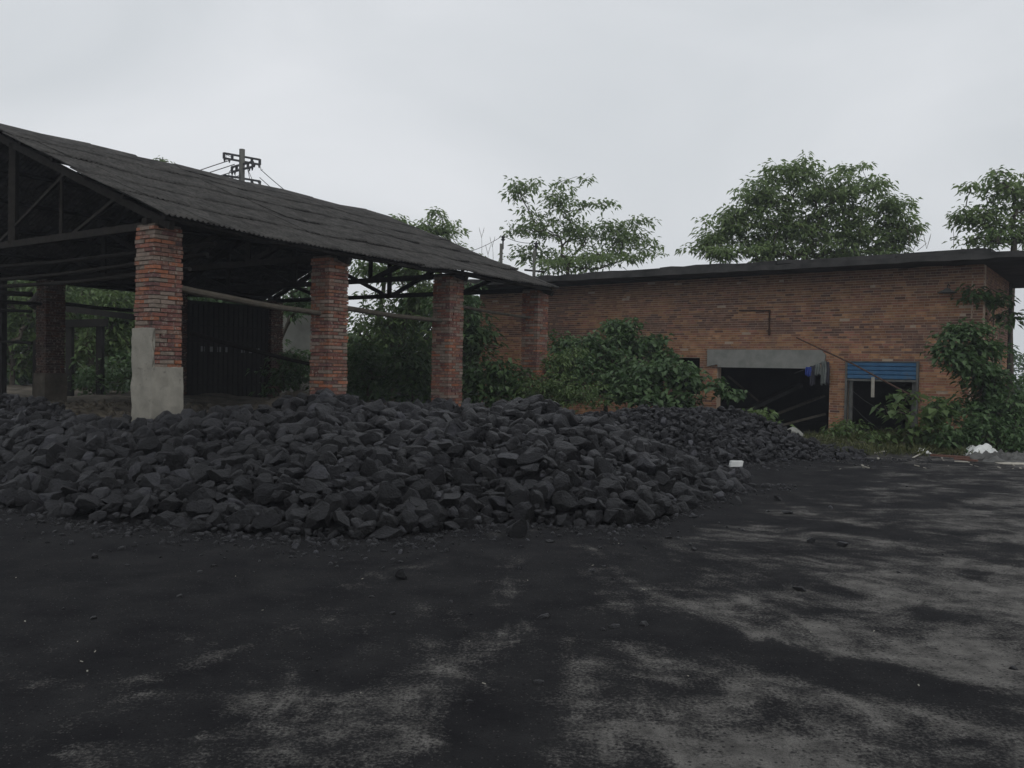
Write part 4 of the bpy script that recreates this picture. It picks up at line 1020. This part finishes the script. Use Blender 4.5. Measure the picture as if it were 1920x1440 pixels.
pw_ = MB(); a = W(498, 700, 31); b = W(640, 700, 31.5); zt = W(540, 590, 31).z
pw_.bar(Vector((a.x, a.y, zt / 2)), Vector((b.x, b.y, zt / 2)), .25, zt)
tag(pw_.build('concrete_wall', M['paleconc']), 'pale weathered concrete wall glimpsed behind the shed left of the second pillar', 'wall')

# ---------------------------------------------------------------- things by the building
a, b, c = onwall(1493, 633, .5), onwall(1600, 683, .75), onwall(1728, 752, 1.0)
tag(MB().tube([a, b, c], [.016, .02, .022], 8).build('bamboo_pole', M['rust']), 'long thin dark pole slanting across the lintel end and blue shutter', 'pole')
a, b = onwall(1590, 726, .15), onwall(1652, 770, .5)
tag(MB().tube([a, a.lerp(b, .5) - Z * .04, b], .0045, 6).build('wire', M['steel']), 'thin pale wire slanting across the doorway, upper one', 'wire')
a, b = onwall(1590, 752, .15), onwall(1645, 803, .5)
tag(MB().tube([a, a.lerp(b, .5) - Z * .04, b], .0045, 6).build('wire', M['steel']), 'thin pale wire slanting across the doorway, lower one', 'wire')
# washing on a line
a, b = onwall(1490, 700, .25), onwall(1552, 676, .2)
tag(MB().tube([a, b], .012, 6).build('clothes_line', M['iron']), 'short clothes line slung from the broken lintel end', 'line')
def garment(px, y0, y1, wpx, m_, label, off, seed, sleeves=False):
    rnd = random.Random(seed); top = onwall(px, y0, off); bot = onwall(px, y1, off); h_ = top.z - bot.z; w_ = wpx * 21.5 / F / .773 / 1.25
    V = []; nx_, nz_ = 12, 12
    for j in range(nz_ + 1):
        f = j / nz_; ww = w_ * (.75 + .3 * min(1, f * 2.5)) * (1 - .12 * f * rnd.uniform(.5, 1))
        for i in range(nx_ + 1):
            u_ = i / nx_ - .5
            V.append(top + WD * (-u_ * ww) - Z * (h_ * f + .03 * math.sin(u_ * 7 + seed) * f - .04 * (.25 - u_ * u_) * 0) + WN * (.035 * math.sin(u_ * 16 + seed * 2 + f * 2) * (.3 + f)))
    Fc = [(j * (nx_ + 1) + i, j * (nx_ + 1) + i + 1, (j + 1) * (nx_ + 1) + i + 1, (j + 1) * (nx_ + 1) + i) for j in range(nz_) for i in range(nx_)]
    o = mk('garment', V, Fc, M[m_], smooth=True); md = o.modifiers.new('t', 'SOLIDIFY'); md.thickness = .012
    tag(o, label, 'garment', 'washing hung at the lintel end')
garment(1516, 688, 705, 11, 'clothblue', 'small bright blue cloth hanging at the left end of the washing', .27, 1)
garment(1524, 686, 722, 12, 'clothdk', 'dark trousers hanging between the blue cloth and grey shirt', .24, 2)
garment(1534, 682, 703, 11, 'cloth', 'pale grey shirt in the middle of the washing', .30, 3)
garment(1545, 677, 721, 9, 'cloth', 'long grey-green jacket hanging next to the brick pier', .26, 4)
garment(1552, 678, 720, 7, 'clothdk', 'dark coat hanging against the brick pier, rightmost of the washing', .22, 5)
# rubble and litter
def chunk(px, py, s, s3, m_, name, label, cat, z=None, group=None, off=None):
    V, Fc = ROCK[4][rr.randint(16)]; g = G(px, py) if off is None else off
    V = V * s * np.array(s3); V = V @ rotmats(1, .2, rr)[0].T
    V = V + np.array([g.x, g.y, (z if z is not None else -V[:, 2].min() * .9)])
    return tag(mk(name, V, Fc, M[m_], smooth=False), label, cat, group)
chunk(1482, 832, .33, (1.1, .8, .95), 'lintel', 'rubble_block', 'pale grey rubble block behind the right slope of the far coal heap', 'rubble')
p = G(1380, 875)
mb = MB(); mb.box(p + Z * .05, (.10, .01, .0), (0, .06, 0), (.01, 0, .045)); mb.box(p + Vector((-.06, -.02, .03)), (.05, 0, 0.01), (0, .04, 0), (0, 0, .025))
tag(mb.build('foam_scrap', M['white']), 'small white foam scrap lying at the foot of the far coal heap', 'litter')
def cloth_heap(name, label, cat, px, py, wx, wy, hz, m_, seed, n=26, cr_=0):
    g = G(px, py); V = []
    for j in range(n + 1):
        for i in range(n + 1):
            u_, v_ = i / n * 2 - 1, j / n * 2 - 1
            r2 = max(0, 1 - abs(u_) ** 2.4 * 1.0) * max(0, 1 - abs(v_) ** 2.4)
            if cr_:
                w_ = 2.2 * mnoise.noise(Vector((u_ * 1.3, v_ * 1.6, seed))); fo = 1 - abs(math.sin(u_ * 5 + v_ * 3.5 + w_ * 2.2)); fo2 = 1 - abs(math.sin(v_ * 9 - u_ * 4 + w_ * 3))
                f = r2 ** .3 * (.12 + .60 * fo ** 2 + .38 * fo2 ** 2 + .25 * mnoise.noise(Vector((u_ * 9, v_ * 9, 1))))
            else: f = r2 ** .6 * (.70 + .45 * mnoise.noise(Vector((u_ * 1.6 + seed, v_ * 1.6, 0))) + .16 * mnoise.noise(Vector((u_ * 4, v_ * 4, seed))))
            ex = 1 + .22 * mnoise.noise(Vector((u_ * 2 + 9, v_ * 2, seed)))
            V.append((g.x + u_ * wx * ex, g.y + v_ * wy * ex, max(.012, hz * f)))
    Fc = np.array([(j * (n + 1) + i, j * (n + 1) + i + 1, (j + 1) * (n + 1) + i + 1, (j + 1) * (n + 1) + i) for j in range(n) for i in range(n)])
    o = mk(name, V, Fc, M[m_], smooth=True); md = o.modifiers.new('t', 'SOLIDIFY'); md.thickness = .01
    return tag(o, label, cat)
cloth_heap('white_sack', 'crumpled white plastic sack lying beside the grey tarpaulin', 'sack', 1839, 855, .34, .26, .26, 'white', 3)
cloth_heap('tarpaulin', 'crumpled grey tarpaulin spread on the ground at the right edge', 'tarpaulin', 1928, 864, 1.0, .5, .20, 'tarp', 6, 70, 1)
cloth_heap('pale_sheet', 'flat pale sheet lying in front of the tarpaulin at the right edge', 'sheet', 1908, 870, .35, .14, .035, 'stick', 9)
cloth_heap('white_bag', 'small white torn bag on the weeds left of the planks', 'bag', 1729, 850, .14, .12, .12, 'white', 12)
for (x0, y0, x1, y1, w_, m_, lab) in [(1745, 857, 1818, 862, .07, 'wood', 'red-brown plank lying flat left of the white sack, longer one'), (1790, 864, 1832, 868, .06, 'wood', 'short red-brown plank end in front of the white sack'),
                                      (1640, 853, 1680, 846, .025, 'stick', 'pale bent stick lying on the weeds below the sapling'), (1712, 862, 1735, 850, .02, 'stick', 'pale stick leaning on the small white bag'), (1790, 869, 1815, 870, .03, 'stick', 'pale splinter of wood lying before the planks')]:
    a, b = G(x0, y0), G(x1, y1); a.z = b.z = .04
    tag(MB().bar(a, b, w_ * 1.6, w_ * .5).build('plank' if m_ == 'wood' else 'stick', M[m_]), lab, 'plank' if m_ == 'wood' else 'stick')
mb = MB(); rnd = random.Random(2)
for _ in range(26):
    x, y = rnd.uniform(1560, 1915), rnd.uniform(856, 880); g = G(x, y); s = rnd.uniform(.008, .03); a_ = rnd.uniform(0, PI)
    mb.box(g + Z * s * .5, Vector((math.cos(a_), math.sin(a_), .2)) * s * rnd.uniform(.8, 2), Vector((-math.sin(a_), math.cos(a_), 0)) * s * .7, Z * s * .3, None)
for _ in range(30):
    x, y = rnd.uniform(0, 1900), rnd.uniform(905, 1300); g = G(x, y); s = rnd.uniform(.003, .0055); a_ = rnd.uniform(0, PI)
    mb.box(g + Z * s * .5, Vector((math.cos(a_), math.sin(a_), .2)) * s * rnd.uniform(.8, 2), Vector((-math.sin(a_), math.cos(a_), 0)) * s * .7, Z * s * .3, None)
tag(mb.build('litter_bits', M['plaster']), 'pale specks of grit and paper scattered over the yard', 'litter', kind='stuff')

# ---------------------------------------------------------------- thin haze added over the whole place, lifting blacks as lens flare does
hz = MB().box((0, 60, 9), (75, 0, 0), (0, 75, 0), (0, 0, 10.5)).build('haze', None)
tag(hz, 'thin grey haze added in the air to lift the dark tones', 'haze', kind='stuff')
hm = bpy.data.materials.new('haze_lift'); hm.use_nodes = True; nt = hm.node_tree; nt.nodes.clear()
pv = N(nt, 'ShaderNodeVolumePrincipled'); pv.inputs['Density'].default_value = .0013; pv.inputs['Color'].default_value = (.86, .9, 1, 1); pv.inputs['Anisotropy'].default_value = .2
oo = N(nt, 'ShaderNodeOutputMaterial'); nt.links.new(pv.outputs[0], oo.inputs['Volume']); hz.data.materials.append(hm)
